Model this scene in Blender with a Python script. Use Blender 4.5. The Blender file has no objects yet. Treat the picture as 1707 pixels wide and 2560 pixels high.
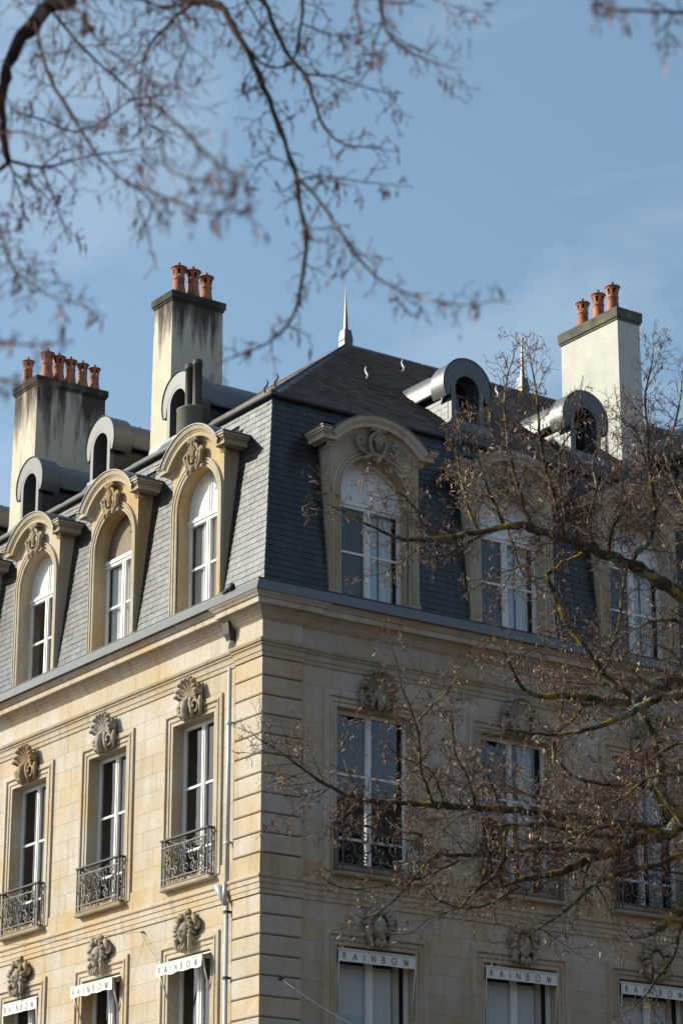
import bpy, math, random
import numpy as np
from mathutils import Vector, Matrix
random.seed(7); rs = np.random.RandomState(7)
PI = math.pi; cos = math.cos; sin = math.sin; R = math.radians
S = bpy.context.scene; COL = S.collection

# ------------------------------------------------------------------ camera
CAM = np.array([-22.9788284, -35.156414, 1.6])
FPX, PW, PH = 6731.09, 1707.0, 2560.0
YAW, PITCH, ROLL = .609024676, .330711796, .00041861
fw = np.array([sin(YAW)*cos(PITCH), cos(YAW)*cos(PITCH), sin(PITCH)])
r0 = np.array([cos(YAW), -sin(YAW), 0.]); u0 = np.cross(r0, fw)
rt = r0*cos(ROLL)+u0*sin(ROLL); up = -r0*sin(ROLL)+u0*cos(ROLL)
cd = bpy.data.cameras.new('camera'); cam = bpy.data.objects.new('camera', cd); COL.objects.link(cam)
m = Matrix.Identity(4)
for i in range(3):
    m[i][0] = rt[i]; m[i][1] = up[i]; m[i][2] = -fw[i]; m[i][3] = CAM[i]
cam.matrix_world = m
cd.sensor_fit = 'VERTICAL'; cd.sensor_height = 36; cd.sensor_width = 24
cd.lens = FPX/PH*36
cd.clip_start = .3; cd.clip_end = 4000
cd.dof.use_dof = True; cd.dof.focus_distance = 42.5; cd.dof.aperture_fstop = 3.7
S.camera = cam
S.render.resolution_x = 682; S.render.resolution_y = 1024

# ------------------------------------------------------------------ sky, sun, exposure
SUN = Vector((-1, .90, .76)).normalized()
w = bpy.data.worlds.new('World'); S.world = w; w.use_nodes = True
nt = w.node_tree; nt.nodes.clear()
def wn(t): return nt.nodes.new(t)
out = wn('ShaderNodeOutputWorld'); bg = wn('ShaderNodeBackground')
sky = wn('ShaderNodeTexSky'); sky.sky_type = 'NISHITA'; sky.sun_disc = False
sky.sun_elevation = math.asin(SUN.z); sky.sun_rotation = math.atan2(SUN.x, SUN.y)
sky.altitude = 20; sky.air_density = 1.0; sky.dust_density = 1.25; sky.ozone_density = 1.5
CROT, CLOC = (-.09, -.37, .11), (.25, 4.18, 2.87)
tc = wn('ShaderNodeTexCoord')
mp = wn('ShaderNodeMapping'); mp.inputs['Scale'].default_value = (6., 6., 11.0); mp.inputs['Rotation'].default_value = CROT; mp.inputs['Location'].default_value = CLOC
n1 = wn('ShaderNodeTexNoise'); n1.inputs['Scale'].default_value = 1.0; n1.inputs['Detail'].default_value = 8; n1.inputs['Roughness'].default_value = .58; n1.inputs['Distortion'].default_value = .55
nt.links.new(tc.outputs['Generated'], mp.inputs['Vector']); nt.links.new(mp.outputs[0], n1.inputs['Vector'])
rp = wn('ShaderNodeValToRGB'); rp.color_ramp.elements[0].position = .50; rp.color_ramp.elements[1].position = .80
nt.links.new(n1.outputs['Fac'], rp.inputs[0])
mul = wn('ShaderNodeMath'); mul.operation = 'MULTIPLY'; mul.inputs[1].default_value = .32
nt.links.new(rp.outputs[0], mul.inputs[0])
mx = wn('ShaderNodeMix'); mx.data_type = 'RGBA'; mx.inputs['B'].default_value = (4.6, 4.9, 5.2, 1)
nt.links.new(mul.outputs[0], mx.inputs['Factor'])
hs = wn('ShaderNodeHueSaturation'); hs.inputs['Hue'].default_value = .481; hs.inputs['Saturation'].default_value = .93; hs.inputs['Value'].default_value = 1.06
lift = wn('ShaderNodeVectorMath'); lift.operation = 'ADD'; lift.inputs[1].default_value = (0, 0, .20)   # little haze: no bright band along the horizon
nt.links.new(tc.outputs['Generated'], lift.inputs[0]); nt.links.new(lift.outputs[0], sky.inputs['Vector'])
nt.links.new(sky.outputs[0], hs.inputs['Color']); nt.links.new(hs.outputs[0], mx.inputs['A'])
bg.inputs['Strength'].default_value = .15
nt.links.new(mx.outputs['Result'], bg.inputs[0]); nt.links.new(bg.outputs[0], out.inputs[0])
sd = bpy.data.lights.new('sun', 'SUN'); sun = bpy.data.objects.new('sun', sd); COL.objects.link(sun)
sd.energy = 4.65; sd.angle = R(.53); sd.color = (.965, .945, .768)
sun.rotation_euler = (-SUN).to_track_quat('-Z', 'Y').to_euler(); sun.location = (-30, 30, 40)
S.view_settings.view_transform = 'Standard'; S.view_settings.look = 'None'
S.view_settings.exposure = .46; S.view_settings.gamma = 1
S.view_settings.use_curve_mapping = False
S.render.engine = 'CYCLES'

# ------------------------------------------------------------------ materials
M = {}
def newmat(name):
    mt = bpy.data.materials.new(name); mt.use_nodes = True
    t = mt.node_tree; b = t.nodes['Principled BSDF']; M[name] = mt
    return mt, t, b
def nodes(t):
    def N(typ, **kw):
        n = t.nodes.new(typ)
        for k, v in kw.items():
            if k in n.inputs: n.inputs[k].default_value = v
            else: setattr(n, k, v)
        return n
    return N, t.links.new
def ramp(N, stops):
    r = N('ShaderNodeValToRGB'); e = r.color_ramp.elements
    e[0].position, e[0].color = stops[0][0], (*stops[0][1], 1)
    e[1].position, e[1].color = stops[-1][0], (*stops[-1][1], 1)
    for p, c in stops[1:-1]:
        x = e.new(p); x.color = (*c, 1)
    return r
def mixrgb(N, L, fac, a, b, mode='MIX'):
    x = N('ShaderNodeMix'); x.data_type = 'RGBA'; x.blend_type = mode
    for s, v in (('Factor', fac), ('A', a), ('B', b)):
        if hasattr(v, 'links') or hasattr(v, 'is_linked'): L(v, x.inputs[s])
        elif s == 'Factor': x.inputs[s].default_value = v
        else: x.inputs[s].default_value = (*v, 1)
    return x.outputs['Result']
def simple(name, col, rough=.6, metal=0., spec=.5, var=.0, scale=6., bump=0.):
    mt, t, b = newmat(name); N, L = nodes(t)
    b.inputs['Roughness'].default_value = rough; b.inputs['Metallic'].default_value = metal
    b.inputs['Specular IOR Level'].default_value = spec
    b.inputs['Base Color'].default_value = (*col, 1)
    if var or bump:
        tcn = N('ShaderNodeTexCoord'); nz = N('ShaderNodeTexNoise', Scale=scale, Detail=6., Roughness=.6)
        L(tcn.outputs['Object'], nz.inputs['Vector'])
        r = ramp(N, [(.3, tuple(c*(1-var) for c in col)), (.7, tuple(min(1, c*(1+var)) for c in col))])
        L(nz.outputs['Fac'], r.inputs[0]); L(r.outputs[0], b.inputs['Base Color'])
        if bump:
            bp = N('ShaderNodeBump', Strength=bump, Distance=.02); L(nz.outputs['Fac'], bp.inputs['Height']); L(bp.outputs[0], b.inputs['Normal'])
    return mt
def stone(name, base, dirt=.35, grime=(.10, .085, .065), courses=0., objvar=.16):
    mt, t, b = newmat(name); N, L = nodes(t)
    b.inputs['Roughness'].default_value = .88; b.inputs['Specular IOR Level'].default_value = .25
    g = N('ShaderNodeNewGeometry'); oi = N('ShaderNodeObjectInfo')
    big = N('ShaderNodeTexNoise', Scale=1.1, Detail=5., Roughness=.6); L(g.outputs['Position'], big.inputs['Vector'])
    fine = N('ShaderNodeTexNoise', Scale=16., Detail=6., Roughness=.7); L(g.outputs['Position'], fine.inputs['Vector'])
    warm = (min(1, base[0]*1.02), base[1]*.88, base[2]*.68); pale = (min(1, base[0]*1.08), base[1]*1.13, base[2]*1.30)
    r1 = ramp(N, [(.33, warm), (.5, base), (.68, pale)]); L(big.outputs['Fac'], r1.inputs[0])
    # every block has its own tone
    hv = ramp(N, [(0., tuple(c*(1-objvar) for c in (1, 1.0, .93))), (.5, (1, 1, 1)), (.85, (1+objvar*.4, 1+objvar*.3, 1+objvar*.3)), (1., (1.0, .90, .70))])
    L(oi.outputs['Random'], hv.inputs[0])
    c = mixrgb(N, L, 1., r1.outputs[0], hv.outputs[0], 'MULTIPLY')
    fr = ramp(N, [(.30, (.80, .78, .74)), (.62, (1.04, 1.04, 1.04))]); L(fine.outputs['Fac'], fr.inputs[0])
    c = mixrgb(N, L, .8, c, fr.outputs[0], 'MULTIPLY')
    # rain streaks and soot with a shape of their own
    mpn = N('ShaderNodeMapping', Scale=(5., 5., .55)); L(g.outputs['Position'], mpn.inputs['Vector'])
    st = N('ShaderNodeTexNoise', Scale=1., Detail=5., Roughness=.65); L(mpn.outputs[0], st.inputs['Vector'])
    sr = ramp(N, [(.52, (0, 0, 0)), (.78, (1, 1, 1))]); L(st.outputs['Fac'], sr.inputs[0])
    ml = N('ShaderNodeMath', operation='MULTIPLY'); ml.inputs[1].default_value = dirt; L(sr.outputs[0], ml.inputs[0])
    c = mixrgb(N, L, ml.outputs[0], c, grime)
    # small pits
    pit = N('ShaderNodeTexNoise', Scale=60., Detail=2.); L(g.outputs['Position'], pit.inputs['Vector'])
    pr = ramp(N, [(.70, (1, 1, 1)), (.78, (.55, .48, .40))]); L(pit.outputs['Fac'], pr.inputs[0])
    c = mixrgb(N, L, .7, c, pr.outputs[0], 'MULTIPLY')
    L(c, b.inputs['Base Color'])
    ad = N('ShaderNodeMath', operation='ADD'); L(fine.outputs['Fac'], ad.inputs[0]); L(pit.outputs['Fac'], ad.inputs[1])
    bp = N('ShaderNodeBump', Strength=.35, Distance=.012); L(ad.outputs[0], bp.inputs['Height']); L(bp.outputs[0], b.inputs['Normal'])
    return mt
STB = (.475, .408, .328)
stone('stone_wall', STB, .34)
stone('stone_block', STB, .38, objvar=.075)
stone('stone_mould', (.455, .380, .288), .52)
stone('stone_dormer', (.47, .395, .295), .44)
stone('stone_carved', (.345, .285, .218), .60, grime=(.12, .10, .075))
simple('stone_joint', (.30, .25, .18), .95, var=.2)

def slate_mat():
    mt, t, b = newmat('slate'); N, L = nodes(t)
    oi = N('ShaderNodeObjectInfo'); at = N('ShaderNodeAttribute', attribute_name='vary')
    ad = N('ShaderNodeMath', operation='ADD'); L(oi.outputs['Random'], ad.inputs[0]); L(at.outputs['Fac'], ad.inputs[1])
    frc = N('ShaderNodeMath', operation='FRACT'); L(ad.outputs[0], frc.inputs[0])
    r = ramp(N, [(0, (.019, .019, .020)), (.5, (.027, .026, .027)), (.9, (.040, .038, .037)), (1, (.034, .029, .028))]); L(frc.outputs[0], r.inputs[0])
    g = N('ShaderNodeNewGeometry'); nz = N('ShaderNodeTexNoise', Scale=14., Detail=5.); L(g.outputs['Position'], nz.inputs['Vector'])
    nr = ramp(N, [(.3, (.75, .75, .76)), (.7, (1.12, 1.12, 1.12))]); L(nz.outputs['Fac'], nr.inputs[0])
    cc = mixrgb(N, L, 1., r.outputs[0], nr.outputs[0], 'MULTIPLY')
    mpn = N('ShaderNodeMapping', Scale=(2.6, 2.6, .38)); L(g.outputs['Position'], mpn.inputs['Vector'])
    sk = N('ShaderNodeTexNoise', Scale=1., Detail=5., Roughness=.62); L(mpn.outputs[0], sk.inputs['Vector'])
    skr = ramp(N, [(.36, (.45, .45, .46)), (.56, (1, 1, 1)), (.74, (1.25, 1.22, 1.12))]); L(sk.outputs['Fac'], skr.inputs[0])
    L(mixrgb(N, L, 1., cc, skr.outputs[0], 'MULTIPLY'), b.inputs['Base Color'])
    rr = N('ShaderNodeMapRange'); rr.inputs['To Min'].default_value = .34; rr.inputs['To Max'].default_value = .385
    L(frc.outputs[0], rr.inputs['Value']); L(rr.outputs[0], b.inputs['Roughness'])
    b.inputs['Specular IOR Level'].default_value = .60; b.inputs['Specular Tint'].default_value = (.92, .92, 1, 1)
    bp = N('ShaderNodeBump', Strength=.25, Distance=.006); L(nz.outputs['Fac'], bp.inputs['Height']); L(bp.outputs[0], b.inputs['Normal'])
slate_mat()
simple('underlay', (.012, .012, .013), .9)
simple('zinc', (.095, .093, .092), .40, .0, 1.0, var=.12, scale=2.5)
simple('zinc_old', (.075, .078, .085), .45, .0, .9, var=.18, scale=2.)
simple('zinc_painted', (.072, .070, .070), .38, .0, .78, var=.06, scale=2.)
simple('lead_dark', (.045, .047, .05), .6, .2, var=.2)
def tile_mat():
    mt, t, b = newmat('roof_tile'); N, L = nodes(t)
    g = N('ShaderNodeNewGeometry'); nz = N('ShaderNodeTexNoise', Scale=.8, Detail=6.); L(g.outputs['Position'], nz.inputs['Vector'])
    at = N('ShaderNodeAttribute', attribute_name='vary')
    r = ramp(N, [(.3, (.050, .036, .028)), (.55, (.075, .052, .040)), (.75, (.085, .068, .056))]); L(nz.outputs['Fac'], r.inputs[0])
    vr = ramp(N, [(0, (.62, .62, .62)), (1, (1.4, 1.35, 1.3))]); L(at.outputs['Fac'], vr.inputs[0])
    L(mixrgb(N, L, 1., r.outputs[0], vr.outputs[0], 'MULTIPLY'), b.inputs['Base Color'])
    b.inputs['Roughness'].default_value = .62
tile_mat()
def render_mat(name, base, soot, ztop, reach, amount):
    mt, t, b = newmat(name); N, L = nodes(t); b.inputs['Roughness'].default_value = .92; b.inputs['Specular IOR Level'].default_value = .2
    g = N('ShaderNodeNewGeometry'); sx = N('ShaderNodeSeparateXYZ'); L(g.outputs['Position'], sx.inputs[0])
    mr = N('ShaderNodeMapRange'); mr.inputs['From Min'].default_value = ztop-reach; mr.inputs['From Max'].default_value = ztop; L(sx.outputs['Z'], mr.inputs['Value'])
    mpn = N('ShaderNodeMapping', Scale=(4.2, 4.2, .42)); L(g.outputs['Position'], mpn.inputs['Vector'])
    st = N('ShaderNodeTexNoise', Scale=1., Detail=7., Roughness=.62); L(mpn.outputs[0], st.inputs['Vector'])
    bl = N('ShaderNodeTexNoise', Scale=2.6, Detail=6., Roughness=.65); L(g.outputs['Position'], bl.inputs['Vector'])
    # fac = smoothed(height*1.1 + streak*1.5 + blotch*.5 - 1.15)
    a = N('ShaderNodeMath', operation='MULTIPLY_ADD'); a.inputs[1].default_value = 3.3; a.inputs[2].default_value = -2.05; L(st.outputs['Fac'], a.inputs[0])
    a2 = N('ShaderNodeMath', operation='MULTIPLY_ADD'); a2.inputs[1].default_value = .7; L(bl.outputs['Fac'], a2.inputs[0]); L(a.outputs[0], a2.inputs[2])
    a3 = N('ShaderNodeMath', operation='ADD'); L(a2.outputs[0], a3.inputs[0]); L(mr.outputs[0], a3.inputs[1])
    sr = ramp(N, [(.28, (0, 0, 0)), (.62, (.62, .62, .62)), (.95, (1, 1, 1))]); L(a3.outputs[0], sr.inputs[0])
    ml = N('ShaderNodeMath', operation='MULTIPLY'); ml.inputs[1].default_value = amount; L(sr.outputs[0], ml.inputs[0])
    v = ramp(N, [(.3, tuple(c*.88 for c in base)), (.7, tuple(min(1, c*1.08) for c in base))]); L(bl.outputs['Fac'], v.inputs[0])
    L(mixrgb(N, L, ml.outputs[0], v.outputs[0], soot), b.inputs['Base Color'])
    fn = N('ShaderNodeTexNoise', Scale=22., Detail=5.); L(g.outputs['Position'], fn.inputs['Vector'])
    bp = N('ShaderNodeBump', Strength=.4, Distance=.02); L(fn.outputs['Fac'], bp.inputs['Height']); L(bp.outputs[0], b.inputs['Normal'])
render_mat('render_sooty', (.56, .49, .39), (.046, .038, .030), 22.3, 1.35, .95)
render_mat('render_white', (.535, .51, .47), (.52, .49, .42), 22.3, 2.0, .18)
render_mat('cap_stone', (.16, .15, .12), (.045, .042, .035), 22.4, 4., 1.)
def lichen_cap():
    mt, t, b = newmat('cap_lichen'); N, L = nodes(t); b.inputs['Roughness'].default_value = .95
    g = N('ShaderNodeNewGeometry'); nz = N('ShaderNodeTexNoise', Scale=3.2, Detail=6.); L(g.outputs['Position'], nz.inputs['Vector'])
    r = ramp(N, [(.35, (.045, .042, .036)), (.5, (.10, .092, .075)), (.64, (.12, .105, .07)), (.72, (.24, .18, .04))]); L(nz.outputs['Fac'], r.inputs[0]); L(r.outputs[0], b.inputs['Base Color'])
lichen_cap()
def terracotta():
    mt, t, b = newmat('terracotta'); N, L = nodes(t); b.inputs['Roughness'].default_value = .8
    tcn = N('ShaderNodeTexCoord'); oi = N('ShaderNodeObjectInfo')
    ad = N('ShaderNodeVectorMath', operation='ADD'); L(tcn.outputs['Object'], ad.inputs[0]); L(oi.outputs['Random'], ad.inputs[1])
    nz = N('ShaderNodeTexNoise', Scale=5., Detail=5.); L(ad.outputs[0], nz.inputs['Vector'])
    r = ramp(N, [(.34, (.13, .060, .034)), (.46, (.36, .125, .052)), (.7, (.47, .18, .078))]); L(nz.outputs['Fac'], r.inputs[0]); L(r.outputs[0], b.inputs['Base Color'])
terracotta()
simple('terracotta_cap', (.27, .07, .042), .75, var=.25, scale=5.)
simple('white_paint', (.74, .73, .71), .45, var=.04, scale=3.)
simple('open_fan_brown', (.16, .11, .07), .7, var=.4, scale=4.)  # flat stand-in for the brown interior behind the missing fanlight panel
simple('curtain', (.72, .71, .68), .9, var=.08, scale=3.)
simple('blind', (.58, .73, .80), .9, var=.05, scale=1.5)
simple('linen', (.48, .455, .41), .9, var=.08, scale=3.)
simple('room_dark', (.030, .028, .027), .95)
simple('iron', (.105, .093, .088), .55, .3, var=.2, scale=12.)
simple('iron_dark', (.028, .024, .023), .6, .1, var=.2)
simple('pipe_grey', (.47, .48, .49), .42, .2, var=.08, scale=2.)
simple('pipe_dark', (.05, .045, .04), .6, .2, var=.3, scale=2.)
simple('awning_cloth', (.76, .73, .68), .85, var=.05, scale=4.)
simple('awning_metal', (.55, .52, .47), .5, .2, var=.08)
simple('lettering', (.035, .045, .050), .7)
simple('cable_black', (.04, .037, .034), .7)
def glass_mat(name, ior, tint):
    mt = bpy.data.materials.new(name); mt.use_nodes = True; t = mt.node_tree; t.nodes.clear(); N, L = nodes(t); M[name] = mt
    o = N('ShaderNodeOutputMaterial'); tr = N('ShaderNodeBsdfTransparent'); tr.inputs[0].default_value = (*tint, 1)
    gl = N('ShaderNodeBsdfGlossy'); gl.inputs['Roughness'].default_value = .015; gl.inputs['Color'].default_value = (1, 1, 1, 1)
    g = N('ShaderNodeNewGeometry'); nz = N('ShaderNodeTexNoise', Scale=1.3, Detail=1.); L(g.outputs['Position'], nz.inputs['Vector'])
    bp = N('ShaderNodeBump', Strength=.10, Distance=.03); L(nz.outputs['Fac'], bp.inputs['Height']); L(bp.outputs[0], gl.inputs['Normal'])
    # Schlick reflectance, the same from both sides of the thin pane
    lw = N('ShaderNodeLayerWeight', Blend=.5); f0 = ((ior-1)/(ior+1))**2; ms = N('ShaderNodeMixShader')
    pw = N('ShaderNodeMath', operation='POWER'); pw.inputs[1].default_value = 5.; L(lw.outputs['Facing'], pw.inputs[0])
    fr = N('ShaderNodeMath', operation='MULTIPLY_ADD'); fr.inputs[1].default_value = 1-f0; fr.inputs[2].default_value = f0; L(pw.outputs[0], fr.inputs[0])
    L(fr.outputs[0], ms.inputs[0]); L(tr.outputs[0], ms.inputs[1]); L(gl.outputs[0], ms.inputs[2]); L(ms.outputs[0], o.inputs[0])
glass_mat('glass', 1.75, (.80, .83, .84))
glass_mat('glass_thin', 1.45, (.90, .92, .93))
def bark_mat(name, dark, mid, lich, amt):
    mt, t, b = newmat(name); N, L = nodes(t); b.inputs['Roughness'].default_value = .92; b.inputs['Specular IOR Level'].default_value = .15
    g = N('ShaderNodeNewGeometry'); a = N('ShaderNodeTexNoise', Scale=9., Detail=6., Roughness=.7); L(g.outputs['Position'], a.inputs['Vector'])
    r = ramp(N, [(.35, dark), (.65, mid)]); L(a.outputs['Fac'], r.inputs[0])
    c = N('ShaderNodeTexNoise', Scale=5.5, Detail=5., Roughness=.65); L(g.outputs['Position'], c.inputs['Vector'])
    f = ramp(N, [(.56-amt*.12, (0, 0, 0)), (.64-amt*.12, (1, 1, 1))]); L(c.outputs['Fac'], f.inputs[0])
    k = N('ShaderNodeTexNoise', Scale=3.1, Detail=3.); L(g.outputs['Position'], k.inputs['Vector'])
    lr = ramp(N, [(.40, (.26, .27, .22)), (.52, lich), (.62, (.34, .20, .035))]); L(k.outputs['Fac'], lr.inputs[0])
    L(mixrgb(N, L, f.outputs[0], r.outputs[0], lr.outputs[0]), b.inputs['Base Color'])
    bp = N('ShaderNodeBump', Strength=.8, Distance=.02); L(a.outputs['Fac'], bp.inputs['Height']); L(bp.outputs[0], b.inputs['Normal'])
bark_mat('bark', (.036, .028, .019), (.11, .088, .062), (.25, .205, .050), .30)
bark_mat('bark_lichen', (.036, .027, .019), (.10, .078, .053), (.27, .205, .040), .62)
bark_mat('bark_near', (.026, .015, .012), (.070, .042, .032), (.12, .10, .04), -.2)
simple('twig', (.070, .043, .026), .7, var=.45, scale=7.)
simple('twig_red', (.105, .043, .030), .6, var=.35, scale=7.)
simple('twig_near', (.082, .026, .024), .7, var=.4, scale=7.)
def bract_mat(name, a, b_, c):
    mt, t, b = newmat(name); N, L = nodes(t); b.inputs['Roughness'].default_value = .75
    at = N('ShaderNodeAttribute', attribute_name='vary'); r = ramp(N, [(0, a), (.55, b_), (1, c)]); L(at.outputs['Fac'], r.inputs[0]); L(r.outputs[0], b.inputs['Base Color'])
    if 'Subsurface Weight' in b.inputs: pass
bract_mat('bract', (.085, .042, .020), (.21, .11, .055), (.62, .47, .29))
bract_mat('bract_near', (.11, .026, .024), (.17, .048, .038), (.30, .12, .085))
simple('brick_dark', (.17, .098, .066), .9, var=.25, scale=1.)
simple('paving', (.060, .047, .037), .85, var=.2, scale=.7)

# ------------------------------------------------------------------ mesh builder
class MB:
    def __init__(s, T=None, flip=False):
        s.v = []; s.f = []; s.T = T; s.flip = flip; s.vary = None; s.fv = []
    def p(s, *c):
        s.v.append(s.T(*c) if s.T else tuple(c)); return len(s.v)-1
    def face(s, idx):
        s.f.append(tuple(reversed(idx)) if s.flip else tuple(idx)); s.fv.append(s.vary if s.vary is not None else 0.)
    def poly(s, pts): s.face([s.p(*q) for q in pts])
    def box(s, a0, a1, b0, b1, c0, c1):
        i = [s.p(x, y, z) for z in (c0, c1) for y in (b0, b1) for x in (a0, a1)]
        for q in ((0, 2, 3, 1), (4, 5, 7, 6), (0, 1, 5, 4), (2, 6, 7, 3), (0, 4, 6, 2), (1, 3, 7, 5)): s.face([i[k] for k in q])
    def bbox(s, a0, a1, b0, b1, c0, c1, bev=.008):
        # box whose front (b1) edges are chamfered
        i = [s.p(x, b0, z) for x, z in ((a0, c0), (a1, c0), (a1, c1), (a0, c1))]
        j = [s.p(x, b1-bev, z) for x, z in ((a0, c0), (a1, c0), (a1, c1), (a0, c1))]
        k = [s.p(x, b1, z) for x, z in ((a0+bev, c0+bev), (a1-bev, c0+bev), (a1-bev, c1-bev), (a0+bev, c1-bev))]
        for n in range(4):
            o = (n+1) % 4
            s.face((i[n], j[n], j[o], i[o])); s.face((j[n], k[n], k[o], j[o]))
        s.face(k[::-1]); s.face(i)
    def grid(s, rows, close_u=False, close_v=False):
        ids = [[s.p(*q) for q in r] for r in rows]; n = len(ids); k = len(ids[0])
        for a in range(n if close_v else n-1):
            for b in range(k if close_u else k-1):
                s.face((ids[a][b], ids[a][(b+1) % k], ids[(a+1) % n][(b+1) % k], ids[(a+1) % n][b]))
        return ids
    def tube(s, pts, rad, n=6, cap=True):
        P = [Vector(q) for q in pts]; k = len(P)
        if not hasattr(rad, '__len__'): rad = [rad]*k
        d = (P[1]-P[0]).normalized(); ref = Vector((0, 0, 1)) if abs(d.z) < .9 else Vector((1, 0, 0))
        a = d.cross(ref).normalized(); rows = []
        for i in range(k):
            t = (P[min(i+1, k-1)]-P[max(i-1, 0)])
            if t.length < 1e-9: t = d
            t.normalize(); a = (a-t*a.dot(t)); a.normalize(); b = t.cross(a)
            rows.append([tuple(P[i]+(a*cos(2*PI*j/n)+b*sin(2*PI*j/n))*rad[i]) for j in range(n)])
        ids = s.grid(rows, close_u=True)
        if cap: s.face(ids[0][::-1]); s.face(ids[-1])
    def lathe(s, prof, c=(0, 0, 0), n=16, a0=0., a1=2*PI):
        full = abs(a1-a0-2*PI) < 1e-6; k = n if full else n+1
        s.grid([[(c[0]+r*cos(a0+(a1-a0)*j/n), c[1]+r*sin(a0+(a1-a0)*j/n), c[2]+z) for j in range(k)] for r, z in prof], close_u=full)
    def ellip(s, c, r, n=12, mm=8, fn=None):
        rows = []
        for i in range(mm+1):
            th = PI*i/mm; row = []
            for j in range(n):
                ph = 2*PI*j/n; q = [sin(th)*cos(ph), sin(th)*sin(ph), cos(th)]
                if fn: q = fn(q)
                row.append((c[0]+q[0]*r[0], c[1]+q[1]*r[1], c[2]+q[2]*r[2]))
            rows.append(row)
        s.grid(rows, close_u=True)
    def sweep(s, path, prof, close_prof=False):
        # path: (u,z) points; prof: (d outward of the path, o out of the wall)
        k = len(path); nr = []
        for i in range(k):
            ds = []
            if i > 0: ds.append((path[i][0]-path[i-1][0], path[i][1]-path[i-1][1]))
            if i < k-1: ds.append((path[i+1][0]-path[i][0], path[i+1][1]-path[i][1]))
            ns = []
            for du, dz in ds:
                l = math.hypot(du, dz) or 1; ns.append((-dz/l, du/l))
            if len(ns) == 1: nr.append(ns[0])
            else:
                q = 1+ns[0][0]*ns[1][0]+ns[0][1]*ns[1][1]; q = max(q, .25)
                nr.append(((ns[0][0]+ns[1][0])/q, (ns[0][1]+ns[1][1])/q))
        s.grid([[(path[i][0]+nr[i][0]*d, o, path[i][1]+nr[i][1]*d) for d, o in prof] for i in range(k)], close_u=close_prof)
    def build(s, name, mat, parent=None, smooth=False, kind=None, auto=False):
        me = bpy.data.meshes.new(name); me.from_pydata(s.v, [], s.f); me.materials.append(M[mat] if isinstance(mat, str) else mat)
        if s.vary is not None:
            at = me.attributes.new('vary', 'FLOAT', 'FACE'); at.data.foreach_set('value', np.array(s.fv, dtype=np.float32))
        if smooth: me.polygons.foreach_set('use_smooth', [True]*len(me.polygons))
        me.update(); o = bpy.data.objects.new(name, me); COL.objects.link(o)
        if parent is not None: o.parent = parent
        if kind: o['kind'] = kind
        return o
def empty(name, loc=(0, 0, 0), rz=0., parent=None):
    o = bpy.data.objects.new(name, None); o.empty_display_size = .3; COL.objects.link(o)
    o.location = loc; o.rotation_euler = (0, 0, rz)
    if parent is not None: o.parent = parent
    return o
def tag(o, label, cat, group=None):
    o['label'] = label; o['category'] = cat
    if group: o['group'] = group
def kids(o): return [c for c in COL.objects if c.parent == o]
CH = {}
def copy_tree(o, parent, loc, rz, cache):
    c = o.copy(); COL.objects.link(c); c.parent = parent; c.location = loc; c.rotation_euler = (0, 0, rz)
    for k in cache:
        d = k.copy(); COL.objects.link(d); d.parent = c
    return c
FL = lambda u, o, z: (-o, u, z)          # left facade: u = Y, out = -X
FR = lambda u, o, z: (u, -o, z)          # right facade: u = X, out = -Y
LOC = lambda u, o, z: (-u, o, z)         # facade-local: u = viewer's right
def mbL(): return MB(FL, True)
def mbR(): return MB(FR, False)
def mbF(): return MB(LOC, True)
ROTL, ROTR = PI/2, PI

# ------------------------------------------------------------------ ground
g = MB(); g.poly([(-900, -900, 0), (900, -900, 0), (900, 900, 0), (-900, 900, 0)])
go = g.build('ground', 'paving', kind='structure')

# ------------------------------------------------------------------ the building
B = empty('corner_building'); tag(B, 'sandstone corner building with slate mansard roof, stone dormers and tall chimneys', 'building')
YEND, XEND, DEP = 15.0, 17.0, 10.86
CL = [2.08, 4.92, 7.76, 10.60]; CR = [2.22, 5.18, 8.10, 11.05]
HL, HR = .645, .775                     # half opening widths
Z1B, Z1T, Z2B, Z2T = 6.4, 9.01, 10.18, 12.93

# base wall sheets with openings, kept just behind the stones
def wall_sheet(mb, end, centres, half):
    us = sorted([0.0, end]+[c-half for c in centres]+[c+half for c in centres]); zs = [0, Z1B, Z1T, Z2B, Z2T, 14.45]
    for a, b in zip(us[:-1], us[1:]):
        for c, d in zip(zs[:-1], zs[1:]):
            hole = any(abs((a+b)/2-x) < half for x in centres) and (c in (Z1B, Z2B))
            if not hole: mb.poly([(a, -.02, c), (b, -.02, c), (b, -.02, d), (a, -.02, d)])
w1 = mbL(); wall_sheet(w1, YEND, CL, HL); w1.build('wall', 'stone_joint', B)
w1 = mbR(); wall_sheet(w1, XEND, CR, HR); w1.build('wall', 'stone_joint', B)
bw = MB()
for a, b in (((XEND, 0), (XEND, DEP)), ((XEND, DEP), (DEP, DEP)), ((DEP, DEP), (DEP, YEND)), ((DEP, YEND), (0, YEND))):
    bw.poly([(a[0], a[1], 0), (b[0], b[1], 0), (b[0], b[1], 18.3), (a[0], a[1], 18.3)])
bw.poly([(XEND, .3, 18.2), (XEND, DEP, 18.3), (XEND, 5.43, 22.0)]); bw.poly([(.3, YEND, 18.2), (DEP, YEND, 18.3), (5.43, YEND, 22.0)])
bw.build('rear_wall', 'stone_wall', B)
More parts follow.
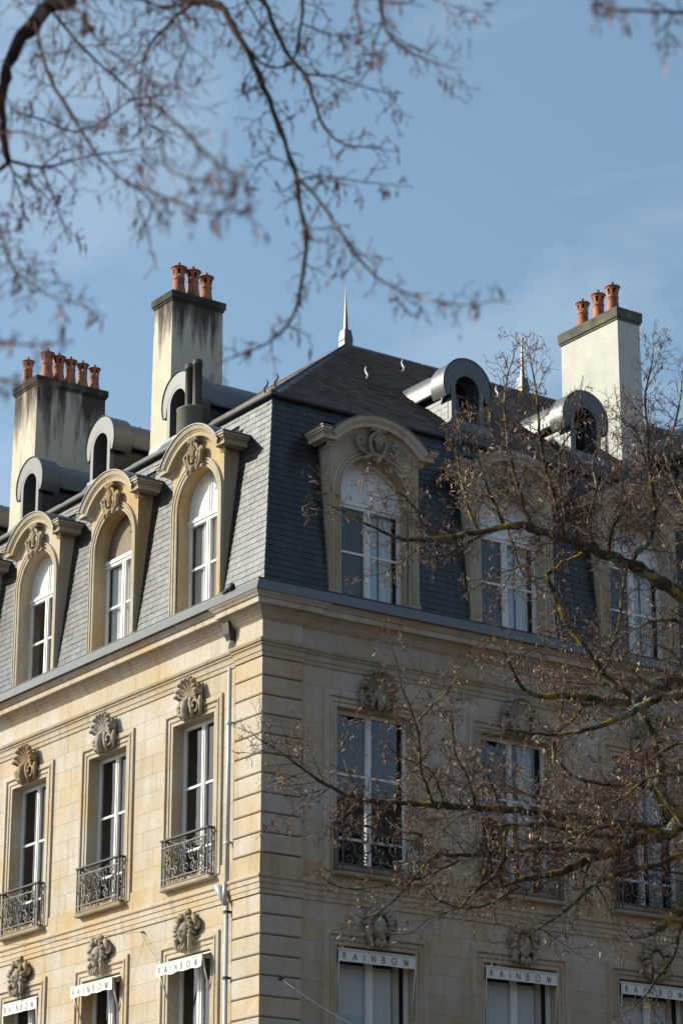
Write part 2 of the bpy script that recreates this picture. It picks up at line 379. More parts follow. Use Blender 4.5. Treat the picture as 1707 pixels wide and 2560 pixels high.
# dark rooms behind the glass
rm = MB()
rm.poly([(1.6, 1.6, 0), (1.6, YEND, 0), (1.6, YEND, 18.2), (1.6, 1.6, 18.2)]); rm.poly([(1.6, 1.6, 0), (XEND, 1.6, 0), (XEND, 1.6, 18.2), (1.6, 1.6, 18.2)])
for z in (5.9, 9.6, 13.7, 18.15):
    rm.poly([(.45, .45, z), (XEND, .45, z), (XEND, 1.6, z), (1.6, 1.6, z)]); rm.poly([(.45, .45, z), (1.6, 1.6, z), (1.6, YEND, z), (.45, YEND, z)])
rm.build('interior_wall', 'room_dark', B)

# ashlar blocks
def subtract(rect, hole):
    a, b, c, d = rect; ha, hb, hc, hd = hole
    if b <= ha or a >= hb or d <= hc or c >= hd: return [rect]
    o = []
    if a < ha: o.append((a, ha, c, d))
    if b > hb: o.append((hb, b, c, d))
    a2, b2 = max(a, ha), min(b, hb)
    if c < hc: o.append((a2, b2, c, hc))
    if d > hd: o.append((a2, b2, hd, d))
    return o
def blocks(end, centres, half, start, seed):
    rn = random.Random(seed); rows = []
    z = 13.55
    while z > 10.32: rows.append((z-.3236, z)); z -= .3236
    z = 9.68
    while z > 6.5: rows.append((z-.322, z)); z -= .322
    rows.append((13.84, 14.2))
    holes = [(c-half-.01, c+half+.01, Z2B-.02, Z2T+.02) for c in centres]+[(c-half-.01, c+half+.01, Z1B, Z1T+.02) for c in centres]
    res = []
    for k, (c, d) in enumerate(rows):
        u = start
        first = True
        while u < end:
            l = rn.uniform(.62, 1.15)
            if first: l *= .5 if k % 2 else 1.; first = False
            rects = [(u, min(u+l, end), c, d)]
            for h in holes:
                rects = [q for r_ in rects for q in subtract(r_, h)]
            res += [r_ for r_ in rects if r_[1]-r_[0] > .05 and r_[3]-r_[2] > .03]
            u += l
    return res
stuffs = []
nst = 0
for mk, end, cs, hf, st, sd_, T in ((mbL, YEND, CL, HL, .75, 3, 'L'), (mbR, XEND, CR, HR, .74, 5, 'R')):
    rest = mk(); rest.vary = 0.
    lim = 9.6 if T == 'L' else 9.9
    for (a, b, c, d) in blocks(end, cs, hf, st, sd_):
        j = .0011; pr = random.uniform(-.001, .001)
        if b < lim and c > 7.5 and nst < 270:
            mb = mk(); mb.bbox(a+j, b-j, -.06, pr, c+j, d-j, .0025); mb.build('stone', 'stone_block', B); nst += 1
        else:
            rest.bbox(a+j, b-j, -.06, pr, c+j, d-j, .0025)
    rest.build('stone_courses', 'stone_wall', B, kind='stuff')
# quoin stones: one L-shaped block per course, deep joints between
def quoin(z0, z1, pr=.045, lu=.75, ru=.74, jn=.016):
    mb = MB(); bv = .012
    def ring(z, o): return [mb.p(0.05, lu, z), mb.p(-o, lu-(.0 if o < pr else .0), z), mb.p(-o, -o, z), mb.p(ru, -o, z), mb.p(ru, .05, z), mb.p(.05, .05, z)]
    zs = [(z0, -.01), (z0+jn*.6, -.01), (z0+jn*.6+.002, pr-bv), (z0+jn+bv, pr), (z1-jn-bv, pr), (z1-jn*.6-.002, pr-bv), (z1-jn*.6, -.01), (z1, -.01)]
    rings = [ring(z, o) for z, o in zs]
    for p0, p1 in zip(rings[:-1], rings[1:]):
        for i in range(6): mb.face((p0[i], p0[(i+1) % 6], p1[(i+1) % 6], p1[i]))
    return mb
z = 13.55; qz = []
while z > 10.4:
    lo = max(z-.322, 10.31); qz.append((lo, z)); z -= .322
z = 9.68
while z > 6.4: qz.append((z-.322, z)); z -= .322
for lo, hi in qz: quoin(lo, hi).build('quoin_stone', 'stone_block', B)
quoin(13.84, 14.2, jn=.0).build('quoin_stone', 'stone_block', B)
quoin(0, 6.3, jn=0).build('corner_pier', 'stone_block', B)

# mouldings that run round the corner (with the small break at the quoins)
def moulding(name, prof, mat, step=True, parent=None, smooth=False):
    mb = MB(); r = .045 if step else 0.; rows = []
    for o, z in prof:
        if step: P = [(-o, YEND), (-o, .75+max(o, 0)), (-o-r, .75+max(o, 0)), (-o-r, -o-r), (.74+max(o, 0), -o-r), (.74+max(o, 0), -o), (XEND, -o)]
        else: P = [(-o, YEND), (-o, -o), (XEND, -o)]
        rows.append([(x, y, z) for x, y in P])
    mb.grid(rows); return mb.build(name, mat, parent or B)
moulding('plinth_course', [(-.03, 9.93), (.022, 9.93), (.022, 10.30), (.012, 10.31), (-.03, 10.31)], 'stone_mould')
moulding('string_course', [(-.03, 9.675), (.022, 9.675), (.022, 9.745), (.030, 9.75), (.034, 9.753), (.034, 9.835), (.045, 9.84), (.050, 9.845), (.050, 9.915), (.066, 9.925), (.078, 9.945), (.078, 9.965), (.055, 9.975), (.055, 9.99), (-.03, 10.0)], 'stone_mould')
moulding('architrave_course', [(-.03, 13.545), (.020, 13.545), (.020, 13.62), (.034, 13.625), (.034, 13.70), (.040, 13.705), (.040, 13.715), (.060, 13.73), (.060, 13.755), (.085, 13.77), (.098, 13.80), (.098, 13.825), (.075, 13.84), (-.03, 13.86)], 'stone_mould')
moulding('cornice', [(-.03, 14.165), (.018, 14.17), (.028, 14.185), (.050, 14.20), (.082, 14.245), (.092, 14.25), (.092, 14.275), (.12, 14.30), (.155, 14.335), (.165, 14.350), (.245, 14.352), (.250, 14.365), (.250, 14.445), (.262, 14.45), (.275, 14.455), (.295, 14.485), (.325, 14.515), (.335, 14.53), (.336, 14.543), (.325, 14.556), (.215, 14.70), (-.02, 14.765), (-.2, 14.77)], 'stone_mould', True)
# zinc apron over the cornice, in lengths
def gut(mk, end, T):
    u = -.0; n = 0
    while u < end:
        l = 1.12; b = min(u+l, end); mb = mk()
        pr = [(.385, 14.535), (.392, 14.548), (.300, 14.725), (.292, 14.735), (.292, 14.75), (.255, 14.755), (-.02, 14.83)]
        rows = []
        for o, z in pr:
            a_ = -o if u == 0 else u+.002
            rows.append([(a_, o, z), (b-.002, o, z)])
        mb.grid(rows)
        mb.build('zinc_apron', 'zinc', B); u = b
gut(mbL, YEND, 'L'); gut(mbR, XEND, 'R')
dk = MB(); rows = []
for o, z in ((.26, 14.757), (.295, 14.757), (.295, 14.775), (.26, 14.775)):
    rows.append([(-o, YEND, z), (-o, -o, z), (XEND, -o, z)])
dk.grid(rows); dk.build('gutter_lip', 'lead_dark', B)
gc = MB(); gc.ellip((-.31, .50, 14.79), (.06, .08, .07), 8, 6); gc.tube([(-.31, .56, 14.78), (-.32, .76, 14.74)], [.04, .02], 6)
gc.build('gutter_lump', 'iron_dark', B, True)  # unidentified dark object on the gutter, rounded with a tapering end

# ------------------------------------------------------------------ mansard
ZA, ZB_, PB = 14.83, 18.26, .393
def pz(z): return .0+(z-ZA)/(ZB_-ZA)*PB        # set-back of the slope
DL, DR_ = .83, .93
def slope_sheet(mk, end, cs, hw):
    mb = mk(); segs = []; u = 0.
    for c in cs:
        segs.append((u, c-hw+.04)); u = c+hw-.04
    segs.append((u, end)); zt = 17.45
    for k, (a, b) in enumerate(segs):
        a0 = pz(ZA)+.02 if k == 0 else a; a1 = pz(zt)+.02 if k == 0 else a
        mb.poly([(a0, -pz(ZA)-.02, ZA), (b, -pz(ZA)-.02, ZA), (b, -pz(zt)-.02, zt), (a1, -pz(zt)-.02, zt)])
    mb.poly([(pz(zt)+.02, -pz(zt)-.02, zt), (end, -pz(zt)-.02, zt), (end, -PB-.02, ZB_), (PB+.02, -PB-.02, ZB_)])
    return mb.build('mansard_slope', 'underlay', B)
slopes = {'L': slope_sheet(mbL, YEND, CL, DL), 'R': slope_sheet(mbR, XEND, CR, DR_)}
def slates(mk, end, cs, hw, T, maxparts, seed):
    rn = random.Random(seed); pitch = .1105; wid = .205; n = int(round((ZB_-ZA)/pitch)); allr = []
    for k in range(n):
        z0 = ZA+k*(ZB_-ZA)/n; z1 = z0+(ZB_-ZA)/n; u = pz(z0)-(.5*wid if k % 2 else 0)-rn.uniform(0, .02)
        while u < end:
            wv = wid*rn.uniform(.90, 1.10); a, b = u, u+wv; u = b
            a = max(a, pz(z0)+.0); 
            if b-a < .03: continue
            rects = [(a, b)]
            if z0 < 17.40:
                for c in cs:
                    nr = []
                    for (p, q) in rects:
                        lo, hi = c-hw+.02, c+hw-.02
                        if q <= lo or p >= hi: nr.append((p, q)); continue
                        if p < lo: nr.append((p, lo))
                        if q > hi: nr.append((hi, q))
                    rects = nr
            elif z0 < 17.95:
                rects = [r_ for r_ in rects if not any(abs((r_[0]+r_[1])/2-c) < .75 for c in cs)]
            for p, q in rects:
                if q-p > .03: allr.append((p, q, z0, z1))
    vis = sorted(allr, key=lambda r_: r_[0])
    if T == 'L': vis = [r_ for r_ in vis if r_[0] < 12]
    rest = mk(); rest.vary = 0.; cnt = 0
    for r_ in vis:
        p, q, z0, z1 = r_; j = .0022+rn.uniform(0, .0012)
        part = cnt < maxparts
        mb = mk() if part else rest
        mb.vary = rn.random()
        lo, hi = .012+rn.uniform(-.002, .003), .003
        o0, o1 = -pz(z0)+lo, -pz(z1)+hi; ov = rn.uniform(-.004, .002)
        P = [(p+j, o0, z0+.0025+ov), (q-j, o0, z0+.0025+ov), (q-j, o1, z1+.004), (p+j, o1, z1+.004)]
        Q = [(x, o-.007, z) for x, o, z in P]
        i = [mb.p(*c) for c in P]; k = [mb.p(*c) for c in Q]
        mb.face(i[::-1])
        for e in range(4): mb.face((i[e], i[(e+1) % 4], k[(e+1) % 4], k[e]))
        if part: mb.build('slate', 'slate', slopes[T]); cnt += 1
    rest.build('slate_courses', 'slate', slopes[T], kind='stuff')
slates(mbL, YEND, CL, DL, 'L', 190, 11)
slates(mbR, XEND, CR, DR_, 'R', 40, 12)
# mansard break trim and upper roof
tr = MB(); rows = []
for o, z in ((-PB-.05, 18.255), (-.335, 18.255), (-.310, 18.268), (-.300, 18.30), (-.312, 18.325), (-.40, 18.385)):
    rows.append([(-o, YEND, z), (-o, -o, z), (XEND, -o, z)])
tr.grid(rows); tr.build('roof_edge', 'lead_dark', B)
ZR, SL = 22.10, .745
def rz(p): return 18.31+SL*(p-.32)
PR = 5.43
def roof(mk, end, T):
    mb = mk(); mb.vary = 0.; rn = random.Random(4 if T == 'L' else 9); n = 42; d = (PR-.34)/n
    for k in range(n):
        p0 = .34+k*d; p1 = p0+d*1.12
        u = p0 if k % 2 == 0 else p0-.12
        long = T == 'L'
        while u < end:
            wv = .9 if long else (.21 if u < 12 else 1.2)
            a, b = max(u, p0), min(u+wv, end); u += wv
            if b-a < .02: continue
            mb.vary = rn.random(); h = .034+rn.uniform(-.008, .008)
            q = [mb.p(a+.003, -p0, rz(p0)+h), mb.p(b-.003, -p0, rz(p0)+h), mb.p(b-.003, -p1, rz(p1)+.004), mb.p(a+.003, -p1, rz(p1)+.004)]
            lo = [mb.p(a+.003, -p0, rz(p0)-.004), mb.p(b-.003, -p0, rz(p0)-.004)]
            mb.face(q[::-1]); mb.face((q[0], q[1], lo[1], lo[0]))
    return mb.build('roof_tiles', 'roof_tile', B, kind='stuff')
roof(mbL, YEND, 'L'); roof(mbR, XEND, 'R')
rb = MB()
rb.poly([(.3, .3, rz(.3)-.02), (XEND, .3, rz(.3)-.02), (XEND, PR, ZR-.03), (PR, PR, ZR-.03)]); rb.poly([(.3, .3, rz(.3)-.02), (PR, PR, ZR-.03), (PR, YEND, ZR-.03), (.3, YEND, rz(.3)-.02)])
rb.poly([(PR, PR, ZR-.03), (XEND, PR, ZR-.03), (XEND, DEP, 18.3), (DEP, DEP, 18.3)]); rb.poly([(PR, PR, ZR-.03), (DEP, DEP, 18.3), (DEP, YEND, 18.3), (PR, YEND, ZR-.03)])
rb.build('roof_deck', 'underlay', B)
# hip and ridge flashings
def flash(a, b, side1, side2, wd, name):
    mb = MB(); n = 6
    for k in range(n):
        t0, t1 = k/n, (k+1)/n-.004
        p = [Vector(a).lerp(Vector(b), t) for t in (t0, t1)]
        q = [[x+Vector(s_)*wd*.55+Vector((0, 0, -.0)) for x in p] for s_ in (side1, side2)]
        top = [x+Vector((0, 0, .055)) for x in p]
        mb.poly([q[0][0], q[0][1], top[1], top[0]]); mb.poly([top[0], top[1], q[1][1], q[1][0]])
    return mb.build(name, 'zinc_old', B)
flash((.33, .33, rz(.33)), (PR, PR, ZR), (.66, 0, .035), (0, .66, .035), .55, 'hip_flashing')
flash((PR, PR, ZR), (XEND, PR, ZR), (0, -.25, -.14), (0, .25, -.14), .55, 'ridge_flashing')
flash((PR, PR, ZR), (PR, YEND, ZR), (-.25, 0, -.14), (.25, 0, -.14), .55, 'ridge_flashing')
def finial(x, y):
    mb = MB(); st = [(.108, -.12), (.100, .08), (.108, .10), (.078, .33), (.036, .345), (.008, 1.10), (.002, 1.34)]
    mb.grid([[(x-a, y-a, ZR+z), (x+a, y-a, ZR+z), (x+a, y+a, ZR+z), (x-a, y+a, ZR+z)] for a, z in st], close_u=True)
    return mb.build('finial', 'zinc_painted', B)
finial(PR, PR); finial(9.91, PR)
def hook(x, y, z, ax):
    mb = MB(); d = Vector((0, -.5, 0)) if ax == 'R' else Vector((-.5, 0, 0))
    pts = [Vector((x, y, z-.02))+d*.0, Vector((x, y, z+.02))+d*.12, Vector((x, y, z+.07))+d*.16, Vector((x, y, z+.13))+d*.05, Vector((x, y, z+.20))-d*.0, Vector((x, y, z+.25))+d*.06]
    mb.tube(pts, [.012, .018, .02, .018, .016, .012], 6); mb.build('roof_hook', 'white_paint' if ax == 'R' else 'lead_dark', B, True)
hook(4.16, 2.98, rz(2.98), 'R'); hook(6.04, 4.39, rz(4.39), 'R'); hook(8.3, 4.3, rz(4.3), 'R')
hook(1.05, 1.22, rz(1.05), 'L'); hook(.68, .98, rz(.68), 'L')

# ------------------------------------------------------------------ generic pieces
def arch_path(half, z0, zs, n=22, rise=None):
    rise = rise or half
    return [(-half, z0)]+[(-half*cos(PI*k/n), zs+rise*sin(PI*k/n)) for k in range(n+1)]+[(half, z0)]
def rect_path(half, z0, z1): return [(-half, z0), (-half, z1), (half, z1), (half, z0)]
def pane_quad(mb, a, b, o, c, d): mb.poly([(a, o, c), (b, o, c), (b, o, d), (a, o, d)])
def curtain_mb(a, b, z0, z1, o, amp=.02, k=None, shape=None):
    mb = mbF(); n = k or 18; rows = []
    for z in (0, .33, .66, 1.):
        row = []
        for i in range(n+1):
            t = i/n; e = shape(z) if shape else 1.
            row.append((a+(b-a)*t*e, o+amp*sin(t*n*1.35), z0+(z1-z0)*z))
        rows.append(row)
    mb.grid(rows); return mb
def casement(half, z0, z1, o, bars, name='window', fw_=.06, mid=.10, deep=.05):
    # white timber frame with two leaves; returns frame object and list of children
    mb = mbF()
    mb.box(-half, -half+fw_, o-deep, o, z0, z1); mb.box(half-fw_, half, o-deep, o, z0, z1)
    mb.box(-half+fw_, half-fw_, o-deep, o, z1-fw_, z1); mb.box(-half+fw_, half-fw_, o-deep, o, z0, z0+fw_+.02)
    mb.box(-mid/2, -.006, o-deep, o+.012, z0+.01, z1-fw_); mb.box(.006, mid/2, o-deep, o+.012, z0+.01, z1-fw_)
    mb.box(-.018, .018, o, o+.026, z0+.02, z1-fw_)
    for bz in bars:
        mb.box(-half+fw_, -mid/2, o-deep*.8, o-.004, bz-.02, bz+.02); mb.box(mid/2, half-fw_, o-deep*.8, o-.004, bz-.02, bz+.02)
    f = mb.build(name, 'white_paint')
    ch = []
    ed = [z0+fw_]+list(bars)+[z1-fw_]
    for s_ in (-1, 1):
        for c, d in zip(ed[:-1], ed[1:]):
            q = mbF(); a, b = sorted((s_*mid/2*.9, s_*(half-fw_*.9))); e = random.uniform(-.003, .003)
            q.poly([(a, o-.03+e, d), (b, o-.03-e, d), (b, o-.03-e, c), (a, o-.03+e, c)]); ch.append(q.build('pane', 'glass', f))
    return f, ch

# ------------------------------------------------------------------ carved ornaments
def spiral(mb, cx, cz, o, r0_, turns, rad, dirn=1, start=0., n=6, rise=.05):
    k = int(14*turns)+2; P = []; Rr = []
    for i in range(k):
        t = i/(k-1); a = start+dirn*2*PI*turns*t; r = r0_*(1-.82*t)
        P.append((cx+r*cos(a), o+rise*t, cz+r*sin(a))); Rr.append(rad*(1-.45*t))
    mb.tube(P, Rr, n)
def shell_ornament():
    mb = mbF()
    for k in range(9):                                             # fan of ribs curling forward at the tip
        a = R(158-17*k); L_ = .40 if 2 <= k <= 6 else .34
        P = []; Rr = []
        for i in range(6):
            t = i/5; rr = .05+L_*t; P.append((rr*cos(a)*.94, .05+.03*t+.07*t*t*t, .26+rr*sin(a)*.90)); Rr.append(.02+.034*t)
        P.append((P[-1][0]*1.02, P[-1][1]+.06, P[-1][2]-.03)); Rr.append(.03)
        mb.tube(P, Rr, 6)
    for s_ in (-1, 1):
        spiral(mb, s_*.235, .14, .06, .155, 1.6, .034, dirn=s_, start=PI/2, rise=.09)
        mb.tube([(s_*.06, .10, .30), (s_*.12, .14, .18), (s_*.16, .12, .02), (s_*.12, .08, -.10)], [.035, .05, .045, .02], 6)
        mb.tube([(s_*.33, .05, .30), (s_*.385, .09, .18), (s_*.36, .07, .05), (s_*.29, .04, -.04)], [.03, .045, .035, .015], 6)
        mb.ellip((s_*.33, .09, .37), (.07, .07, .06), 8, 6)
    mb.tube([(0, .08, .32), (0, .17, .20), (.0, .18, .05), (0, .10, -.10)], [.05, .095, .085, .03], 8)
    mb.box(-.34, .34, 0., .05, -.04, .46)
    return mb
def head_fn(q):
    x, y, z = q                                                    # y is out of the wall
    if y > 0:
        nose = math.exp(-((x/.16)**2))*math.exp(-((z+.02)/.26)**2)*.46*(1 if z < .25 else .4)
        brow = math.exp(-((z-.22)/.09)**2)*.16*math.exp(-(x/.6)**2)
        eye = -sum(math.exp(-((x-e)/.16)**2-((z-.07)/.10)**2) for e in (-.36, .36))*.36
        mouth = -math.exp(-(x/.28)**2-((z+.42)/.05)**2)*.22+math.exp(-(x/.26)**2-((z+.33)/.06)**2)*.06+math.exp(-(x/.24)**2-((z+.52)/.07)**2)*.07
        chin = math.exp(-(x/.3)**2-((z+.78)/.16)**2)*.12
        cheek = sum(math.exp(-((x-e)/.22)**2-((z+.18)/.2)**2) for e in (-.42, .42))*.05
        y += (nose+brow+eye+mouth+chin+cheek)*min(1, y*2)
    wd = 1-.22*max(0, -z)**1.5
    return [x*wd, y, z]
def mask_ornament(seed):
    rn = random.Random(seed); mb = mbF()
    mb.ellip((0, .07, .0), (.150, .125, .215), 28, 26, head_fn)
    for k in range(13):                                            # locks of hair round the face
        a = R(-30+240*k/12); r = .17
        c = (r*cos(a)*1.05, .09, .05+.215*sin(a)); e = (c[0]*1.65+rn.uniform(-.02, .02), .03, .03+.33*sin(a)*1.05+rn.uniform(-.03, .02))
        mid_ = ((c[0]+e[0])/2+rn.uniform(-.04, .04), .13, (c[2]+e[2])/2+rn.uniform(-.03, .03)); mb.tube([c, mid_, e], [.045, .055, .028], 6)
        if k % 2 == 0: spiral(mb, e[0], e[2], .02, .055, 1.1, .028, dirn=1 if e[0] > 0 else -1, start=a, rise=.04)
    for s_ in (-1, 1):
        mb.tube([(s_*.17, .07, -.02), (s_*.24, .12, -.14), (s_*.20, .10, -.26), (s_*.10, .05, -.31)], [.04, .05, .045, .02], 6)
    spiral(mb, .335, .10, .03, .075, 1.2, .034, dirn=-1, start=PI*.6)
    mb.tube([(.22, .05, .28), (.33, .09, .20), (.36, .06, .08)], [.045, .05, .03], 6)
    for x in (-.07, 0, .07): mb.ellip((x, .12, -.25-.03*(x == 0)), (.045, .06, .07), 8, 6)
    mb.box(-.24, .24, 0, .04, -.26, .30)
    return mb
def cartouche(sc):
    mb = mbF(); P = [(.15*cos(a)*1., .07, .20*sin(a)) for a in [2*PI*i/16 for i in range(17)]]
    mb.tube(P, .032, 6, cap=False)
    for k in range(5):
        a = R(150-30*k); mb.tube([(0, .06, -.10), (.06*cos(a), .10, .02+.06*sin(a)), (.12*cos(a), .09, .0+.16*sin(a))], [.02, .028, .022], 6)
    for s_ in (-1, 1):
        spiral(mb, s_*.23*sc, .02, .05, .08, 1.3, .028, dirn=-s_, start=PI/2 if s_ > 0 else PI/2, rise=.05)
        mb.tube([(s_*.23*sc, .06, .08), (s_*.30*sc, .08, .02), (s_*.24*sc, .06, -.12), (s_*.13, .07, -.20)], [.03, .034, .034, .024], 6)
        mb.tube([(s_*.10, .06, -.17), (s_*.16*sc, .09, -.24), (s_*.22*sc, .05, -.27)], [.03, .034, .016], 6)
        mb.tube([(s_*.03, .06, .19), (s_*.09, .10, .25), (s_*.15, .06, .22)], [.03, .034, .02], 6)
    mb.ellip((0, .07, .23), (.055, .06, .07), 8, 6); mb.ellip((0, .08, -.22), (.06, .06, .07), 8, 6)
    return mb

# ------------------------------------------------------------------ windows of the two storeys
def make_window(half, z0, z1, storey, seed):
    ob = mbF()                                                     # moulded stone surround with its reveal
    prof = [(0., -.30), (0., .012), (.004, .018), (.058, .018), (.062, .008), (.074, .008), (.078, .030), (.135, .030), (.138, .022), (.150, .022), (.154, .044), (.168, .058), (.186, .058), (.196, .044), (.262, .036), (.268, .0), (.268, -.03)]
    ob.sweep(rect_path(half, z0, z1), prof)
    ob.poly([(-half, -.30, z0+.0), (half, -.30, z0), (half, .0, z0-.0), (-half, 0., z0)])
    root = ob.build('window', 'stone_mould')
    ch = []
    o = -.20
    if storey == 2: f, c2 = casement(half, z0, z1, o, [z0+.62, z0+.62+(z1-z0-.62)*.5], 'casement')
    else: f, c2 = casement(half, z0, z1, o, [], 'casement', mid=.13)
    f.parent = root
    # sub-parts must not go a fourth level down: panes belong to the window itself
    for q in c2: q.parent = root
    ch = [f]+c2
    return root, ch
def finish_window(root, ch, kind):
    pass
WIN = {}
for T, half in (('L', HL), ('R', HR)):
    for st, (a, b) in ((1, (Z1B, Z1T)), (2, (Z2B, Z2T))):
        WIN[T, st] = make_window(half, a, b, st, 3)
ORN = {2: shell_ornament().build('keystone', 'stone_carved', None, True)}
for k in range(3): ORN[1, k] = mask_ornament(20+k).build('keystone', 'stone_carved', None, True)
used = set()
def place(proto, ch, loc, rz):
    key = proto.name
    if key not in used:
        used.add(key); proto.parent = B; proto.location = loc; proto.rotation_euler = (0, 0, rz); return proto
    return copy_tree(proto, B, loc, rz, ch)
def add_child(src, parent, z, mat=None):
    if src.parent is None and src.name not in used: used.add(src.name); c = src
    else: c = src.copy(); COL.objects.link(c)
    c.parent = parent; c.location = (0, 0, z); return c
windows = {}
cid = 0
for T, cs, half in (('L', CL, HL), ('R', CR, HR)):
    for i, c in enumerate(cs):
        loc = (0, c, 0) if T == 'L' else (c, 0, 0); rzv = ROTL if T == 'L' else ROTR
        for st in (1, 2):
            r_, ch = WIN[T, st]
            wobj = place(r_, ch, loc, rzv); windows[T, i, st] = wobj
for (T, i, st), wobj in list(windows.items()):
    half = HL if T == 'L' else HR
    if st == 2:
        k = add_child(ORN[2], wobj, 12.97); k.location = (0, .03, 13.0); k.scale = (.92, .9, .92)
        # a half drawn curtain deep in the room
        if T == 'R' and i:
            cb = curtain_mb(half-.42, half-.10, Z2B, Z2T-.05, -.42, .015); cb.build('curtain', 'curtain', wobj)
        sl = mbF(); sl.sweep([(-half-.13, 10.10), (half+.13, 10.10)], [(.015, -.02), (.015, .10), (.025, .135), (.050, .15), (.070, .155), (.078, .145), (.078, -.25)])
        for s_ in (-1, 1):
            a = s_*(half+.13); sl.poly([(a, -.02, 10.115), (a, .10, 10.115), (a, .135, 10.125), (a, .15, 10.15), (a, .155, 10.17), (a, -.02, 10.178)])
        sl.build('sill', 'stone_mould', wobj)
    else:
        k = add_child(ORN[1, i % 3], wobj, 9.3); k.location = (0, .03, 9.33); k.scale = (.93, .9, .93)
        if T == 'R':
            bl = mbF(); pane_quad(bl, -half+.07, -.05, -.262, Z1B, Z1T-.25); pane_quad(bl, .05, half*.62, -.262, Z1B, Z1T-.25); bl.build('blind', 'blind', wobj)
            cb = curtain_mb(half-.22, half-.07, Z1B, Z1T-.05, -.33, .015, 8); cb.build('curtain', 'curtain', wobj)
        else:
            cb = curtain_mb(-.20, -.52, Z1B, Z1T-.05, -.40, .02, 16, lambda z: 1.-.62*max(0, (z-.45)/.55)**1.3); cb.build('curtain', 'curtain', wobj)
            cb = curtain_mb(.30, .56, Z1B, Z1T-.05, -.40, .02, 12); cb.build('curtain', 'curtain', wobj)

# ------------------------------------------------------------------ balcony railings
def scroll_mesh(kind):
    mb = mbF(); rad = .0125
    if kind == 'c':
        P = []
        for i in range(15):
            t = i/14; a = PI/2+2*PI*1.25*(1-t); r = .025+.075*t; P.append((r*cos(a), 0, r*sin(a)))
        P += [(.05, 0, .115), (.11, 0, .13)]
        mb.tube(P, rad, 4)
    else:
        P = []
        for i in range(10):
            t = i/9; a = -PI/2-2*PI*.85*(1-t); r = .02+.05*t; P.append((r*cos(a)-.0, 0, r*sin(a)+.16))
        for i in range(1, 6):
            t = i/6; P.append((.02*sin(2*PI*t), 0, .09-.18*t))
        for i in range(10):
            t = 1-i/9; a = PI/2-2*PI*.85*(1-t); r = .02+.05*t; P.append((r*cos(a), 0, r*sin(a)-.16))
        mb.tube(P, rad, 4)
    return mb
SC = {k: scroll_mesh(k).build('scroll', 'iron', None, True) for k in ('c', 's')}
def make_rail(half):
    hw = half+.07; o = .14; z0, z1 = 10.20, 10.95; mb = mbF(); r = .016
    mb.box(-hw-.03, hw+.03, o-.03, o+.03, z1, z1+.03)                # hand rail
    for s_ in (-1, 1): mb.box(s_*hw-.03, s_*hw+.03, -.02, o-.03, z1, z1+.03)
    root = mb.build('balcony_railing', 'iron_dark'); ch = []
    fr = mbF()
    for s_ in (-1, 1):
        for x in (hw, hw-.10): fr.box(s_*x-.011, s_*x+.011, o-.011, o+.011, z0-.02, z1)
        fr.box(s_*hw-.008, s_*hw+.008, -.02, o-.011, z0, z0+.02); fr.box(s_*hw-.008, s_*hw+.008, .055, .075, z0, z1)
    for z in (z0, z0+.10, z1-.11): fr.box(-hw, hw, o-.010, o+.010, z-.010, z+.010)
    for z in (z0+.05, z1-.055):
        fr.tube([(.05*cos(a), o, z+.035*sin(a)) for a in [2*PI*i/10 for i in range(11)]], .009, 4, cap=False)
    ch.append(fr.build('rail_frame', 'iron', root))
    zc = (z0+.10+z1-.11)/2; L_ = hw-.12
    def put(kind, x, z, a, sx=1., sc=1.):
        q = SC[kind]
        if q.name not in used: used.add(q.name); c = q
        else: c = q.copy(); COL.objects.link(c)
        c.parent = root; c.location = (-x, o, z); c.rotation_euler = (0, a, 0); c.scale = (sx*sc*1.16, 1, sc*1.16); ch.append(c)
    for s_ in (-1, 1):
        k = L_/.60
        put('s', s_*.16*k, zc+.05, s_*.5, s_, 1.05); put('s', s_*.43*k, zc-.02, -s_*.45, -s_, 1.12)
        put('c', s_*.27*k, zc+.19, 0, s_, .85); put('c', s_*.27*k, zc-.17, PI, s_, .95)
        put('c', s_*.53*k, zc+.17, .4, -s_, .8); put('c', s_*.52*k, zc-.18, PI-.3, -s_, .8)
        put('c', s_*.07*k, zc-.16, PI, -s_, .85); put('c', s_*.07*k, zc+.20, 0, -s_, .75); put('c', s_*.30*k, zc+.02, 1.2*s_, s_, .6)
        put('c', s_*.56*k, zc-.0, -1.3*s_, s_, .65)
    put('c', 0, zc+.0, PI/2, 1, .7)
    return root, ch
RAIL = {'L': make_rail(HL), 'R': make_rail(HR)}
for T, cs in (('L', CL), ('R', CR)):
    for i, c in enumerate(cs):
        loc = (0, c, 0) if T == 'L' else (c, 0, 0); r_, ch = RAIL[T]
        if r_.name not in used:
            used.add(r_.name); r_.parent = B; r_.location = loc; r_.rotation_euler = (0, 0, ROTL if T == 'L' else ROTR)
        else:
            c_ = r_.copy(); COL.objects.link(c_); c_.parent = B; c_.location = loc; c_.rotation_euler = (0, 0, ROTL if T == 'L' else ROTR)
            for k in ch:
                d = k.copy(); COL.objects.link(d); d.parent = c_

